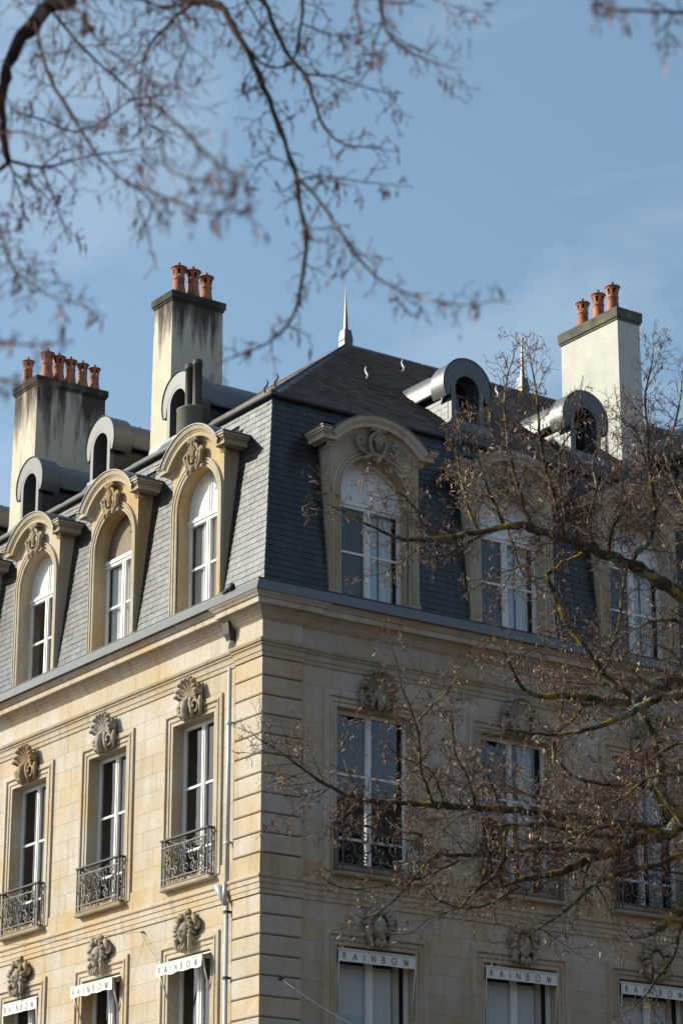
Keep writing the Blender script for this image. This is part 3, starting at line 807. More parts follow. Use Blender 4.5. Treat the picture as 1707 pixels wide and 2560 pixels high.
# ------------------------------------------------------------------ stone dormers
def make_dormer(half, hw, seed):
    zs = 17.40-half; z0 = 14.80
    mb = mbF()                                                      # body: face with arched opening, cheeks, reveal
    inner = arch_path(half, z0, zs, 24); n = len(inner)
    top = 17.50
    rise_ = .40; ah_ = hw-.14; RA_ = (ah_*ah_+rise_*rise_)/(2*rise_)
    def zlim(u): return 17.36+.22+(math.sqrt(RA_*RA_-u*u)-(RA_-rise_) if abs(u) < ah_ else 0.)
    outer = []
    for (u, z) in inner:
        if z <= zs+.001: outer.append((-hw if u < 0 else hw, z))
        else:
            a = math.atan2(z-zs, u); t = half
            while True:
                uu, zz = (t+.01)*cos(a), zs+(t+.01)*sin(a)
                if abs(uu) > hw or zz > zlim(uu): break
                t += .01
            outer.append((t*cos(a), zs+t*sin(a)))
    ii = [mb.p(u, 0., z) for u, z in inner]; oo = [mb.p(u, 0., z) for u, z in outer]; rr = [mb.p(u, -.30, z) for u, z in inner]
    for k in range(n-1):
        mb.face((ii[k], oo[k], oo[k+1], ii[k+1])); mb.face((rr[k], ii[k], ii[k+1], rr[k+1]))
    for s_ in (-1, 1): mb.poly([(s_*hw, 0, z0), (s_*hw, 0, top+.1), (s_*hw, -.55, top+.1), (s_*hw, -.55, z0)])
    # plinth blocks at the feet
    for s_ in (-1, 1):
        a, b = sorted((s_*(half+.005), s_*(hw+.015))); mb.box(a, b, -.1, .026, z0-.02, z0+.14)
    mb.box(-half+.001, half-.001, -.34, .012, z0-.05, z0+.028)
    root = mb.build('dormer', 'stone_dormer'); ch = []
    ar = mbF(); ar.sweep(arch_path(half, z0+.14, zs, 24), [(0., -.02), (0., .012), (.012, .022), (.05, .022), (.054, .006), (.070, .006), (.075, .034), (.115, .036), (.120, .020), (.130, .020), (.136, .044), (.158, .044), (.166, .0)])
    ch.append(ar.build('archivolt', 'stone_dormer', root))
    # pediment: ears and an arched cornice
    pd = mbF(); ze = zc_ = 17.36; rise = .40; ah = hw-.14; RA = (ah*ah+rise*rise)/(2*rise); k = 24; a0_ = math.asin(ah/RA)
    x0e = ah+.225
    lay = [(.105, .14, .06, .040), (.14, .158, .13, .060), (.158, .235, .225, .150), (.235, .262, .235, .165), (.262, .30, .262, .192), (.30, .348, .285, .212)]
    for s_ in (-1, 1):
        for (d0, d1, e, o) in lay:
            x0, x1 = sorted((s_*x0e, s_*(hw+e)))
            if abs(x1-x0) > .01 and hw+e > x0e: pd.box(x0, x1, -.50, o, ze+d0, ze+d1-.001)
    arc = [(RA*sin(-a0_+2*a0_*i/k), zc_+RA*cos(-a0_+2*a0_*i/k)-(RA-rise)) for i in range(k+1)]
    path = [(-x0e, zc_), (-ah, zc_)]+arc[1:-1]+[(ah, zc_), (x0e, zc_)]
    pd.sweep(path, [(.06, -.05), (.085, .0), (.09, .020), (.105, .024), (.12, .042), (.14, .046), (.15, .062), (.158, .066), (.159, .142), (.165, .150), (.225, .152), (.235, .165), (.255, .170), (.27, .190), (.30, .200), (.346, .212), (.348, -.5)])
    ch.append(pd.build('pediment', 'stone_dormer', root))
    zn = mbF(); zn.sweep(path, [(.349, .228), (.367, .228), (.367, -.62), (.350, -.62)], True)
    for s_ in (-1, 1):
        x0, x1 = sorted((s_*(x0e-.01), s_*(hw+.300))); zn.box(x0, x1, -.55, .228, ze+.3495, ze+.368)
    ch.append(zn.build('zinc_cover', 'zinc_old', root))
    for s_ in (-1, 1):                                              # narrow strip between cheek and slates
        ld = mbF(); x0, x1 = sorted((s_*(hw+.003), s_*(hw+.03)))
        pts = [(-.02, z0), (-.02+.02, z0), (-.31, 17.55), (-.36, 17.55)]
        a = [ld.p(x0, o, z) for o, z in pts]; b = [ld.p(x1, o, z) for o, z in pts]
        ld.face(a); ld.face(b[::-1])
        for e in range(4): ld.face((a[e], a[(e+1) % 4], b[(e+1) % 4], b[e]))
        ch.append(ld.build('cheek_strip', 'zinc_old', root))
    # white window: lower leaves, transom, panelled fanlight
    o = -.235; zt = 16.58
    f, c2 = casement(half, z0+.03, zt-.02, o, [z0+.92], 'casement', mid=.12); f.parent = root; ch.append(f)
    for q in c2: q.parent = root; ch.append(q)
    trb = mbF(); trb.box(-half, half, o-.05, o+.035, zt-.02, zt+.02); trb.box(-half, half, o-.05, o+.02, zt+.02, zt+.06); trb.box(-half, half, o-.05, o+.015, zt-.075, zt-.022)
    ch.append(trb.build('transom', 'white_paint', root))
    fan = mbF(); P = [(u, z) for u, z in arch_path(half-.002, zt+.06, zs, 24) if z >= zt+.06]
    fan.poly([(u, o-.03, z) for u, z in P])
    fp = fan.build('fanlight', 'white_paint', root); ch.append(fp)
    fb = mbF()
    for x in (-.035, .035): fb.box(x-.012, x+.012, o-.03, o-.012, zt+.06, zs+half-.03)
    fb.sweep([(u*.96, zt+.06+(z-zt-.06)*.97) for u, z in P], [(0, -.28), (.0, o-.005), (.028, o-.005)])
    ch.append(fb.build('fan_bead', 'white_paint', root))
    return root, ch
DORM = {'L': make_dormer(.655, DL, 1), 'R': make_dormer(.70, DR_, 2)}
CART = {'L': cartouche(.8).build('cartouche', 'stone_carved', None, True), 'R': cartouche(1.35).build('cartouche', 'stone_carved', None, True)}
for T, cs in (('L', CL), ('R', CR)):
    r_, ch = DORM[T]
    for i, c in enumerate(cs):
        loc = (-.012, c, 0) if T == 'L' else (c, -.012, 0); rzv = ROTL if T == 'L' else ROTR
        if i == 0: d = r_; d.parent = B; d.location = loc; d.rotation_euler = (0, 0, rzv); kid = ch
        else:
            d = r_.copy(); COL.objects.link(d); d.parent = B; d.location = loc; d.rotation_euler = (0, 0, rzv); kid = []
            for k in ch:
                e = k.copy(); COL.objects.link(e); e.parent = d; kid.append(e)
        q = CART[T]
        if i: q = q.copy(); COL.objects.link(q)
        q.parent = d; q.location = (0, .03, 17.60 if T == 'L' else 17.62); q.scale = (1.12, 1.1, 1.12)
        half = .655 if T == 'L' else .70
        if T == 'L' and i == 1:
            for k in kid:
                if k.name.startswith('fanlight'):
                    k.data = k.data.copy(); k.data.materials[0] = M['open_fan_brown']; k['label'] = 'bare brown board in the arched fanlight'
                if k.name.startswith('fan_bead'): COL.objects.unlink(k); bpy.data.objects.remove(k)
        # curtains differ from window to window
        if T == 'L':
            if i == 0: curtain_mb(-half+.08, half-.08, 14.85, 16.5, -.33, .012, 26).build('curtain', 'linen', d); curtain_mb(-.28, -.05, 14.85, 16.5, -.31, .012, 10).build('curtain', 'curtain', d)
            elif i == 1: curtain_mb(-half+.08, half-.08, 14.85, 16.5, -.33, .014, 26).build('curtain', 'curtain', d)
            else: curtain_mb(half-.32, half-.08, 14.85, 16.5, -.33, .014, 10).build('curtain', 'curtain', d); curtain_mb(-.22, -.05, 14.85, 16.5, -.33, .014, 8).build('curtain', 'linen', d)
        else:
            curtain_mb(half-.36, half-.08, 14.85, 16.5, -.36, .014, 12).build('curtain', 'curtain', d); curtain_mb(half-.52, half-.36, 14.85, 16.5, -.40, .012, 8).build('curtain', 'blind', d)

# ------------------------------------------------------------------ zinc roof dormers
def make_roof_dormer():
    zb = 18.98; hb = .37; hr = .54; zs = 19.74; oi = .27; yb = -2.0      # local origin: front face at o=0, roof rises behind
    fp = mbF()                                                      # front plate with arched opening
    inn = arch_path(oi, zb+.06, zs-.06, 16); outp = []
    for u, z in inn:
        if z <= zs-.06+.001: outp.append((-hb if u < 0 else hb, z))
        else:
            a = math.atan2(z-(zs-.06), u); outp.append((hb*cos(a)*1.02, zs-.06+hb*sin(a)*1.2))
    a = [fp.p(u, .096, z) for u, z in inn]; b = [fp.p(u, .096, z) for u, z in outp]; c = [fp.p(u, -.26, z) for u, z in inn]
    for s_ in (-1, 1): fp.poly([(s_*hb, .096, zb+.06), (s_*hb, .096, zs-.06), (s_*hb, -.02, zs-.06), (s_*hb, -.02, zb+.06)])
    for k in range(len(inn)-1): fp.face((a[k], b[k], b[k+1], a[k+1])); fp.face((c[k], a[k], a[k+1], c[k+1]))
    root = fp.build('roof_dormer', 'zinc_painted'); ch = []
    hd = mbF(); n = 26; A0 = -.16                                    # hood: thick crescent with curled ends
    arc = [(A0*PI+(1-2*A0)*PI*i/n) for i in range(n+1)]
    def rin(t): return hr-(.262*min(1, 3.2*t+.12, 3.2*(1-t)+.12)**.55)
    front = [(-hr*cos(x), zs+hr*sin(x)) for x in arc]; inner = [(-rin(i/n)*cos(x), zs+rin(i/n)*sin(x)) for i, x in enumerate(arc)]
    F = [hd.p(u, .10, z) for u, z in front]; I = [hd.p(u, .10, z) for u, z in inner]; F2 = [hd.p(u, -.30, z) for u, z in front]; I2 = [hd.p(u, -.0, z) for u, z in inner]
    for k in range(n): hd.face((I[k], F[k], F[k+1], I[k+1])); hd.face((I2[k], I[k], I[k+1], I2[k+1]))
    ch.append(hd.build('hood', 'zinc_painted', root))
    rim = mbF(); rim.tube([(u*1.015, .11, zs+(z-zs)*1.015) for u, z in front], .012, 5); ch.append(rim.build('hood_rim', 'lead_dark', root))
    br = mbF(); br.grid([[(u, .10, z) for u, z in front], [(u, -.31, z) for u, z in front]]); r2 = .47; rows = []                                  # barrel roof running back into the slope
    for y in (-.29, -1.0, yb):
        rows.append([(-r2, y, zs-.13)]+[(-r2*cos(PI*i/16), y, zs+r2*sin(PI*i/16)) for i in range(17)]+[(r2, y, zs-.13)])
    br.grid(rows)
    for s_ in (-1, 1): br.poly([(s_*r2, -.29, zs-.13), (s_*r2, yb, zs-.13), (s_*hb, yb, zs-.13), (s_*hb, -.29, zs-.13)])
    br.grid([[(-hr*.98, -.30, zs-.05)]+[(-hr*cos(PI*i/16), -.30, zs+hr*sin(PI*i/16)) for i in range(17)]+[(hr*.98, -.30, zs-.05)], [(-r2, -.36, zs-.05)]+[(-r2*cos(PI*i/16), -.36, zs+r2*sin(PI*i/16)) for i in range(17)]+[(r2, -.36, zs-.05)]])
    ch.append(br.build('barrel_roof', 'zinc', root, True))
    for s_ in (-1, 1):
        sp = mbF(); sp.tube([(s_*r2, -.32, zs-.13), (s_*r2, yb, zs-.13)], .03, 6)
        ch.append(sp.build('barrel_gutter', 'zinc_old', root, True))
    ck = mbF()
    for s_ in (-1, 1): ck.poly([(s_*(hb-.012), 0, zb-.05), (s_*(hb-.012), 0, zs-.05), (s_*(hb-.012), yb, zs-.05), (s_*(hb-.012), yb, zb-.05)])
    ch.append(ck.build('cheek', 'underlay', root))
    rn = random.Random(3)
    for s_ in (-1, 1):                                               # slates on both cheeks
        for k in range(6):
            z = zb-.02+k*.118; y = -.004-(.10 if k % 2 else 0)
            y0_ = 0.
            first = True
            while y0_ > -1.25:
                wv = .105 if (k % 2 and first) else .20; first = False
                y1_ = y0_-wv
                if z+.10 > zb+.02+SL*(-y0_)-.06:
                    q = mbF(); q.vary = rn.random(); x = s_*(hb+.004); x2 = s_*(hb-.006)
                    q.poly([(x+s_*.006, y0_-.003, z+.003), (x+s_*.006, y1_+.003, z+.003), (x, y1_+.003, z+.122), (x, y0_-.003, z+.122)])
                    q.poly([(x+s_*.006, y0_-.003, z+.003), (x2, y0_-.003, z+.003), (x2, y1_+.003, z+.003), (x+s_*.006, y1_+.003, z+.003)])
                    q.poly([(x+s_*.006, y0_-.003, z+.003), (x, y0_-.003, z+.122), (x2, y0_-.003, z+.122), (x2, y0_-.003, z+.003)])
                    ch.append(q.build('slate', 'slate', root))
                y0_ = y1_
    sl = mbF(); sl.box(-hb-.05, hb+.05, -.1, .13, zb+.0, zb+.055); sl.poly([(-hb-.10, .13, zb+.0), (hb+.10, .13, zb), (hb+.13, .26, zb-.19), (-hb-.13, .26, zb-.19)])
    ch.append(sl.build('apron', 'zinc_old', root))
    fr = mbF(); o = -.19; fr.sweep(arch_path(oi-.001, zb+.08, zs-.06, 14), [(-.045, o-.03), (-.045, o), (0., o), (0, o-.03)]); fr.box(-oi, oi, o-.03, o, zb+.06, zb+.11); fr.box(-oi, oi, o-.03, o+.004, zs-.10, zs-.06)
    ch.append(fr.build('sash', 'zinc_painted', root))
    gp = mbF(); gp.poly([(u, o-.02, z) for u, z in arch_path(oi-.01, zb+.09, zs-.06, 14)]); ch.append(gp.build('pane', 'glass', root))
    bk = mbF(); bk.poly([(-.34, -.6, zb), (.34, -.6, zb), (.34, -.6, zs+.4), (-.34, -.6, zs+.4)]); ch.append(bk.build('attic_wall', 'room_dark', root))
    return root, ch
RD, RDc = make_roof_dormer()
first = True
for T, cs in (('R', [5.11, 7.90, 10.80, 13.7]), ('L', [4.66, 7.50, 10.32, 13.15])):
    for c in cs:
        loc = (1.2, c, 0.) if T == 'L' else (c, 1.2, 0.)
        if first: first = False; d = RD; d.parent = B
        else:
            d = RD.copy(); COL.objects.link(d); d.parent = B
            for k in RDc:
                e = k.copy(); COL.objects.link(e); e.parent = d
        d.location = loc; d.rotation_euler = (0, 0, ROTL if T == 'L' else ROTR)

# ------------------------------------------------------------------ chimneys
def pot_mesh():
    mb = MB(); mb.lathe([(.175, 0.), (.172, .03), (.155, .11), (.130, .20), (.122, .27), (.122, .315), (.134, .32), (.134, .338), (.120, .343)], n=16)
    for k in range(6):                                               # lantern with six openings
        a = 2*PI*k/6; mb.lathe([(.120, .343), (.126, .40), (.140, .45), (.156, .485)], n=3, a0=a, a1=a+2*PI/6*.60)
        mb.lathe([(.100, .343), (.106, .40), (.120, .45), (.136, .485)], n=3, a0=a, a1=a+2*PI/6*.60)
        for e in (a, a+2*PI/6*.60):
            mb.grid([[(r*cos(e), r*sin(e), z), ((r-.02)*cos(e), (r-.02)*sin(e), z)] for r, z in ((.120, .343), (.126, .40), (.140, .45), (.156, .485))])
    mb.lathe([(.120, .343), (.122, .368), (.10, .37)], n=16); mb.lathe([(.145, .462), (.158, .488), (.12, .49)], n=16)
    return mb
def cap_mesh():
    mb = MB(); mb.lathe([(.12, .487), (.168, .488), (.180, .500), (.172, .510), (.09, .530), (.030, .545), (.024, .555), (.034, .572), (.028, .592), (.0, .602)], n=16); return mb
POT = pot_mesh().build('chimney_pot', 'terracotta', None, True); POTC = cap_mesh().build('pot_cap', 'terracotta_cap', None, True)
def chimney(x0, x1, y0, y1, z0, mat, capm, pots, capd=.16, lean=0.):
    mb = MB(); zt = 22.30; t = .018; n = 12
    mb.grid([[(x0-t*(1-k/n), y0-t*(1-k/n), z0+(zt-z0)*k/n), (x1+t*(1-k/n), y0-t*(1-k/n), z0+(zt-z0)*k/n), (x1+t*(1-k/n), y1+t*(1-k/n), z0+(zt-z0)*k/n), (x0-t*(1-k/n), y1+t*(1-k/n), z0+(zt-z0)*k/n)] for k in range(n+1)], close_u=True)
    root = mb.build('chimney', mat, B)
    cp = MB(); st = [(0., zt-.04), (.022, zt-.035), (.022, zt+.0), (.045, zt+.012), (.05, zt+capd-.015), (.035, zt+capd), (-.28, zt+capd+.015)]
    cp.grid([[(x0-e, y0-e, z), (x1+e, y0-e, z), (x1+e, y1+e, z), (x0-e, y1+e, z)] for e, z in st], close_u=True)
    cp.poly([(x0+.2, y0+.2, zt+capd+.01), (x1-.2, y0+.2, zt+capd+.01), (x1-.2, y1-.2, zt+capd+.01), (x0+.2, y1-.2, zt+capd+.01)])
    cp.build('chimney_cap', capm, root)
    for (x, y, s_, r) in pots:
        for q in (POT, POTC):
            if q.name in used: c = q.copy(); COL.objects.link(c)
            else: used.add(q.name); c = q
            c.parent = root; c.location = (x, y, zt+capd-.01); c.rotation_euler = (0, 0, r); c.scale = (s_*.87, s_*.87, s_*1.27)
    ap = MB(); e = .05
    ap.grid([[(x0-e, y0-e, rz(x0)-.1 if capm != 'cap_lichen' else rz(y0)-.1), (x1+e, y0-e, rz(x1)+.05 if capm != 'cap_lichen' else rz(y0)-.1)], [(x0-.02, y0-.02, (rz(x0)+.12 if capm != 'cap_lichen' else rz(y0)+.10)), (x1+.02, y0-.02, (rz(x1)+.25 if capm != 'cap_lichen' else rz(y0)+.10))]])
    if capm != 'cap_lichen': ap.grid([[(x0-e, y0-e, rz(x0)-.1), (x0-e, y1+e, rz(x0)-.1)], [(x0-.02, y0-.02, rz(x0)+.12), (x0-.02, y1+.02, rz(x0)+.12)]])
    ap.build('chimney_flashing', 'zinc', root)
    return root
chimney(1.6, 2.74, 5.75, 6.42, 19.0, 'render_sooty', 'cap_stone', [(1.93, 6.08, 1.05, .2), (2.24, 6.06, 1.04, .6), (2.56, 6.08, .98, .0)])
chimney(1.6, 3.22, 11.10, 12.06, 19.0, 'render_sooty', 'cap_stone', [(1.76, 11.85, .92, .3), (1.93, 11.32, 1.0, .1), (2.22, 11.35, .98, .5), (2.50, 11.35, .95, .9), (2.79, 11.35, .92, .2), (3.08, 11.35, .88, .7)])
chimney(9.22, 9.78, 1.60, 3.32, 18.7, 'render_white', 'cap_lichen', [(9.50, 2.03, 1.02, .3), (9.50, 2.47, 1.0, .8), (9.50, 2.95, .98, .1)], .22)
# twin metal flues on a rounded masonry base
fb = MB(); cx_, cy_ = .60, 3.28
fb.lathe([(.30, 17.9), (.295, 18.93), (.305, 18.94), (.305, 18.97), (.28, 18.985), (0, 18.99)], (cx_, cy_, 0), 24)
fbo = fb.build('flue_base', 'cap_stone', B, True)
for y, zt in ((3.42, 19.90), (3.16, 19.90)):
    q = MB(); q.lathe([(.083, 18.96), (.083, zt-.10), (.092, zt-.095), (.094, zt-.05), (.086, zt-.045), (.086, zt), (.07, zt), (.07, zt-.3)], (cx_, y, 0), 18); q.build('flue_pipe', 'pipe_dark', fbo, True)

# ------------------------------------------------------------------ rain pipe
dp = mbL(); UP = .86
dp.tube([(UP, .085, 13.53), (UP, .085, 9.99)], .036, 12); dp.tube([(UP, .125, 9.98), (UP, .125, 9.65)], .036, 12); dp.tube([(UP, .085, 9.66), (UP, .085, .2)], .036, 12)
dp.tube([(UP, .07, 14.17), (UP, .07, 13.86)], .05, 12)
dpo = dp.build('drainpipe', 'pipe_grey', B, True)
hd = mbL(); hd.grid([[(UP-a, o0, z), (UP+a, o0, z), (UP+a, o1, z), (UP-a, o1, z)] for a, o0, o1, z in ((.10, .02, .2, 14.30), (.085, .02, .17, 14.10), (.052, .02, .12, 13.99))], close_u=True); hd.build('pipe_hopper', 'pipe_dark', dpo)
br = mbL(); br.tube([(UP+.20, .13, 9.93), (UP+.13, .14, 9.86), (UP, .10, 9.62)], [.062, .058, .045], 10); br.build('pipe_branch', 'pipe_grey', dpo, True)
for z in (12.6, 10.62, 9.50, 8.45):
    c = mbL(); c.tube([(UP, .085, z-.02), (UP, .085, z+.02)], .058, 12); c.box(UP-.055, UP-.02, 0., .06, z-.015, z+.015); c.build('pipe_collar', 'pipe_grey' if z > 10.5 else 'lead_dark', dpo)

# ------------------------------------------------------------------ awnings with lettering
GL = {
 'R': ([[(0, 0), (0, 1), (.30, 1), (.46, .92), (.50, .76), (.44, .60), (.28, .53), (0, .53)], [(.26, .53), (.54, 0)]], .54),
 'A': ([[(0, 0), (.36, 1), (.72, 0)], [(.13, .34), (.59, .34)]], .72),
 'I': ([[(0, 0), (0, 1)]], .0),
 'N': ([[(0, 0), (0, 1), (.66, 0), (.66, 1)]], .66),
 'B': ([[(0, 0), (0, 1), (.26, 1), (.41, .93), (.45, .78), (.40, .62), (.26, .55), (0, .55)], [(.26, .55), (.45, .47), (.52, .29), (.46, .09), (.28, 0), (0, 0)]], .52),
 'O': ([[(.45+.45*cos(2*PI*i/20), .5+.52*sin(2*PI*i/20)) for i in range(21)]], .90),
 'W': ([[(0, 1), (.26, 0), (.49, .95), (.72, 0), (.98, 1)]], .98)}
def lettering(x0, x1, zc, h, o, th=.115, wave=None):
    res = []; word = 'RAINBOW'; tot = sum(GL[c][1] for c in word)*h; gap = (x1-x0-tot)/(len(word)-1); x = x0
    for ch_ in word:
        st, wd = GL[ch_]; mb = mbF()
        for line in st:
            for (a, b) in zip(line[:-1], line[1:]):
                ax, az, bx, bz = x+a[0]*h, zc-h/2+a[1]*h, x+b[0]*h, zc-h/2+b[1]*h
                dx, dz = bx-ax, bz-az; l = math.hypot(dx, dz); nx, nz = -dz/l*th*h/2, dx/l*th*h/2; ex, ez = dx/l*th*h*.35, dz/l*th*h*.35
                P = [(ax-ex+nx, az-ez+nz), (bx+ex+nx, bz+ez+nz), (bx+ex-nx, bz+ez-nz), (ax-ex-nx, az-ez-nz)]
                mb.poly([(u, o+(wave(u) if wave else 0), z) for u, z in P])
        x += wd*h+gap; res.append(mb)
    return res
def awning(T, c, half, ext, label, seed, hh=.175):
    rn = random.Random(seed); loc = (0, c, 0) if T == 'L' else (c, 0, 0)
    root = empty('awning', loc, ROTL if T == 'L' else ROTR)
    tag(root, label, 'awning', 'window awnings of the shop floor')
    ztop = Z1T-.05; zf = ztop-(.07 if ext > .1 else .02); w_ = half-(-.055 if ext > .1 else .012); ph = rn.uniform(0, 6)
    wave = (lambda u: .008*sin(u*9+ph)) if ext > .1 else (lambda u: .002*sin(u*7+ph))
    cs_ = mbF(); cs_.box(-half+.01, half-.01, -.10, .0 if ext > .1 else .02, ztop-.035, ztop+.012); cs_.build('awning_box', 'awning_metal', root)
    if ext > .1:
        rf = mbF(); rf.grid([[(-half+.012, .0, ztop+.0), (half-.012, .0, ztop)], [(-w_, ext*.5, (ztop+zf)/2-.008), (w_, ext*.5, (ztop+zf)/2-.008)], [(-w_, ext, zf), (w_, ext, zf)]]); rf.build('awning_cover', 'awning_cloth', root)
    br = mbF(); br.box(-w_-.005, w_+.005, ext-.012, ext+.016, zf-.014, zf+.012); br.build('front_bar', 'awning_metal', root)
    vl = mbF(); n = 24; rows = []
    for k in range(4):
        t = k/3; rows.append([(-w_+2*w_*i/n, ext+.008+wave(-w_+2*w_*i/n)*t*2, zf-.012-(hh+(.010*sin(i*.9+ph) if ext > .1 else .002*sin(i*.7)))*t) for i in range(n+1)])
    vl.grid(rows); vl.build('valance', 'awning_cloth', root)
    lt = lettering(-w_+.11*w_, w_*.80, zf-.012-hh*.50, hh*.56, ext+.014, wave=lambda u: wave(u)*1.05+.002)
    for q in lt: q.build('letter', 'lettering', root)
    for s_ in (-1, 1):
        ar = mbF()
        if ext > .1: ar.tube([(s_*(w_-.012), ext, zf-.01), (s_*(half-.03), -.04, zf-.72)], .016, 6)
        else: ar.tube([(s_*(w_-.005), ext+.012, zf-.0), (s_*(half-.03-(.03 if s_ > 0 else 0)), -.02, zf-1.0)], .013, 6)
        ar.build('awning_arm', 'awning_metal', root, True)
awning('L', CL[0], HL, .20, 'sunlit white lettered awning beside the grey drainpipe', 1)
awning('L', CL[1], HL, .20, 'sunlit white lettered awning second from the drainpipe', 2)
awning('L', CL[2], HL, .03, 'sunlit white lettered awning at the far left edge, third from the drainpipe', 3)
awning('R', CR[0], HR, .04, 'shaded white lettered awning nearest the building corner', 4)
awning('R', CR[1], HR, .04, 'shaded white lettered awning in the middle, below hanging twigs', 5)
awning('R', CR[2], HR, .04, 'shaded white lettered awning at the right edge, crossed by a thin branch', 6)


# ------------------------------------------------------------------ unseen rows of houses, added for pane reflections, bounce light and dimmer shade
def opposite(x0_, x1_, yf, label):
    x0, x1, y0, y1, h = x0_, x1_, yf, yf-12., 19.
    root = empty('added_row_house', (x0, y0, 0)); tag(root, label, 'building')
    mb = MB(); xs = [0]
    n = int((x1-x0)/3.6); wv = (x1-x0)/n
    zs = [0, 1.2, 4.4, 6., 9.4, 11., 14., h]
    for i in range(n):
        a = i*wv; us = [a, a+wv*.32, a+wv*.68, a+wv]
        for u, v in zip(us[:-1], us[1:]):
            for k, (c, d) in enumerate(zip(zs[:-1], zs[1:])):
                hole = k in (1, 3, 5) and abs((u+v)/2-(a+wv/2)) < .01; y = -.3 if hole else 0.
                if not hole: mb.poly([(u, y, c), (v, y, c), (v, y, d), (u, y, d)])
    mb.poly([(0, y1-y0, 0), (x1-x0, y1-y0, 0), (x1-x0, y1-y0, h), (0, y1-y0, h)])
    for x in (0, x1-x0): mb.poly([(x, 0, 0), (x, y1-y0, 0), (x, y1-y0, h), (x, (y1-y0)/2, h+3.6), (x, 0, h)])
    mb.build('wall', 'brick_dark', root)
    gl = MB(); gl.poly([(0, -.3, 0), (x1-x0, -.3, 0), (x1-x0, -.3, h), (0, -.3, h)]); gl.build('window_recess', 'room_dark', root)
    rf = MB(); rf.poly([(-.3, .4, h), (x1-x0+.3, .4, h), (x1-x0+.3, (y1-y0)/2, h+3.7), (-.3, (y1-y0)/2, h+3.7)]); rf.poly([(-.3, y1-y0-.4, h), (x1-x0+.3, y1-y0-.4, h), (x1-x0+.3, (y1-y0)/2, h+3.7), (-.3, (y1-y0)/2, h+3.7)]); rf.build('roof', 'roof_tile', root)
opposite(6., 95., -34., 'out-of-view brown brick row across the street, added for window reflections and bounce light')
opposite(-95., 2., -66., 'out-of-view brown brick row behind the square, added to dim the low sky')

# ------------------------------------------------------------------ cables
def unproj(x, y, d): return Vector(CAM+(fw+rt*(x-PW/2)/FPX-up*(y-PH/2)/FPX)*d)
def on_left(x, y, X=-.03):
    v = fw+rt*(x-PW/2)/FPX-up*(y-PH/2)/FPX; return Vector(CAM+v*(X-CAM[0])/v[0])
def on_right(x, y, Y=-.05):
    v = fw+rt*(x-PW/2)/FPX-up*(y-PH/2)/FPX; return Vector(CAM+v*(Y-CAM[1])/v[1])
def sag(a, b, s_, n=14): return [a.lerp(b, i/n)-Vector((0, 0, s_*4*(i/n)*(1-i/n))) for i in range(n+1)]
a = on_left(353, 2330, -.06); b = on_left(396, 2402, -.10); far = Vector((-9., 15.5, 9.35))
cb = MB(); cb.tube(sag(a, far, .10), .0035, 5); cb.tube(sag(a, b, .02), .0035, 5)
c1 = cb.build('cable', 'cable_black', None, True); tag(c1, 'thin cable from the sunlit facade running left below the railings', 'cable')
e = MB(); e.tube([a+Vector((.08, 0, 0)), a], .018, 6); e.build('cable_hook', 'iron', c1)
a = on_right(703, 2446, -.09); far = unproj(1300, 2690, 30)
cb = MB(); cb.tube(sag(a, far, .25, 20), .006, 5); c2 = cb.build('cable', 'cable_black', None, True); tag(c2, 'cable anchored on the shaded corner stones below the balcony band', 'cable')
e = MB(); P = sag(a, far, .25, 60)[:6]; e.tube(P, [.022, .03, .026, .03, .022, .012], 6); e.tube([a+Vector((0, .1, 0)), a], .02, 6); e.build('cable_anchor', 'iron_dark', c2, True)

# ------------------------------------------------------------------ trees: traced limbs, then twigs grown from them
class Tubes:
    def __init__(s): s.v = []; s.f = []
    def add(s, P, Rd, n):
        P = np.asarray(P, float); k = len(P); t = np.gradient(P, axis=0); t /= np.linalg.norm(t, axis=1)[:, None]+1e-12
        ref = np.array([0., 0., 1.]) if abs(t[0, 2]) < .9 else np.array([1., 0., 0.])
        a = np.cross(t, ref); l = np.linalg.norm(a, axis=1)[:, None]; a = a/(l+1e-9); b = np.cross(t, a); base = len(s.v)
        for i in range(k):
            for j in range(n):
                th = 2*PI*j/n; s.v.append(tuple(P[i]+(a[i]*cos(th)+b[i]*sin(th))*Rd[i]))
        for i in range(k-1):
            for j in range(n):
                q = base+i*n; s.f.append((q+j, q+(j+1) % n, q+n+(j+1) % n, q+n+j))
        s.f.append(tuple(base+(k-1)*n+j for j in range(n)))
    def build(s, name, mat, parent, kind=None):
        me = bpy.data.meshes.new(name); me.from_pydata(s.v, [], s.f); me.materials.append(M[mat]); me.polygons.foreach_set('use_smooth', [True]*len(me.polygons)); me.update()
        o = bpy.data.objects.new(name, me); COL.objects.link(o); o.parent = parent
        if kind: o['kind'] = kind
        return o
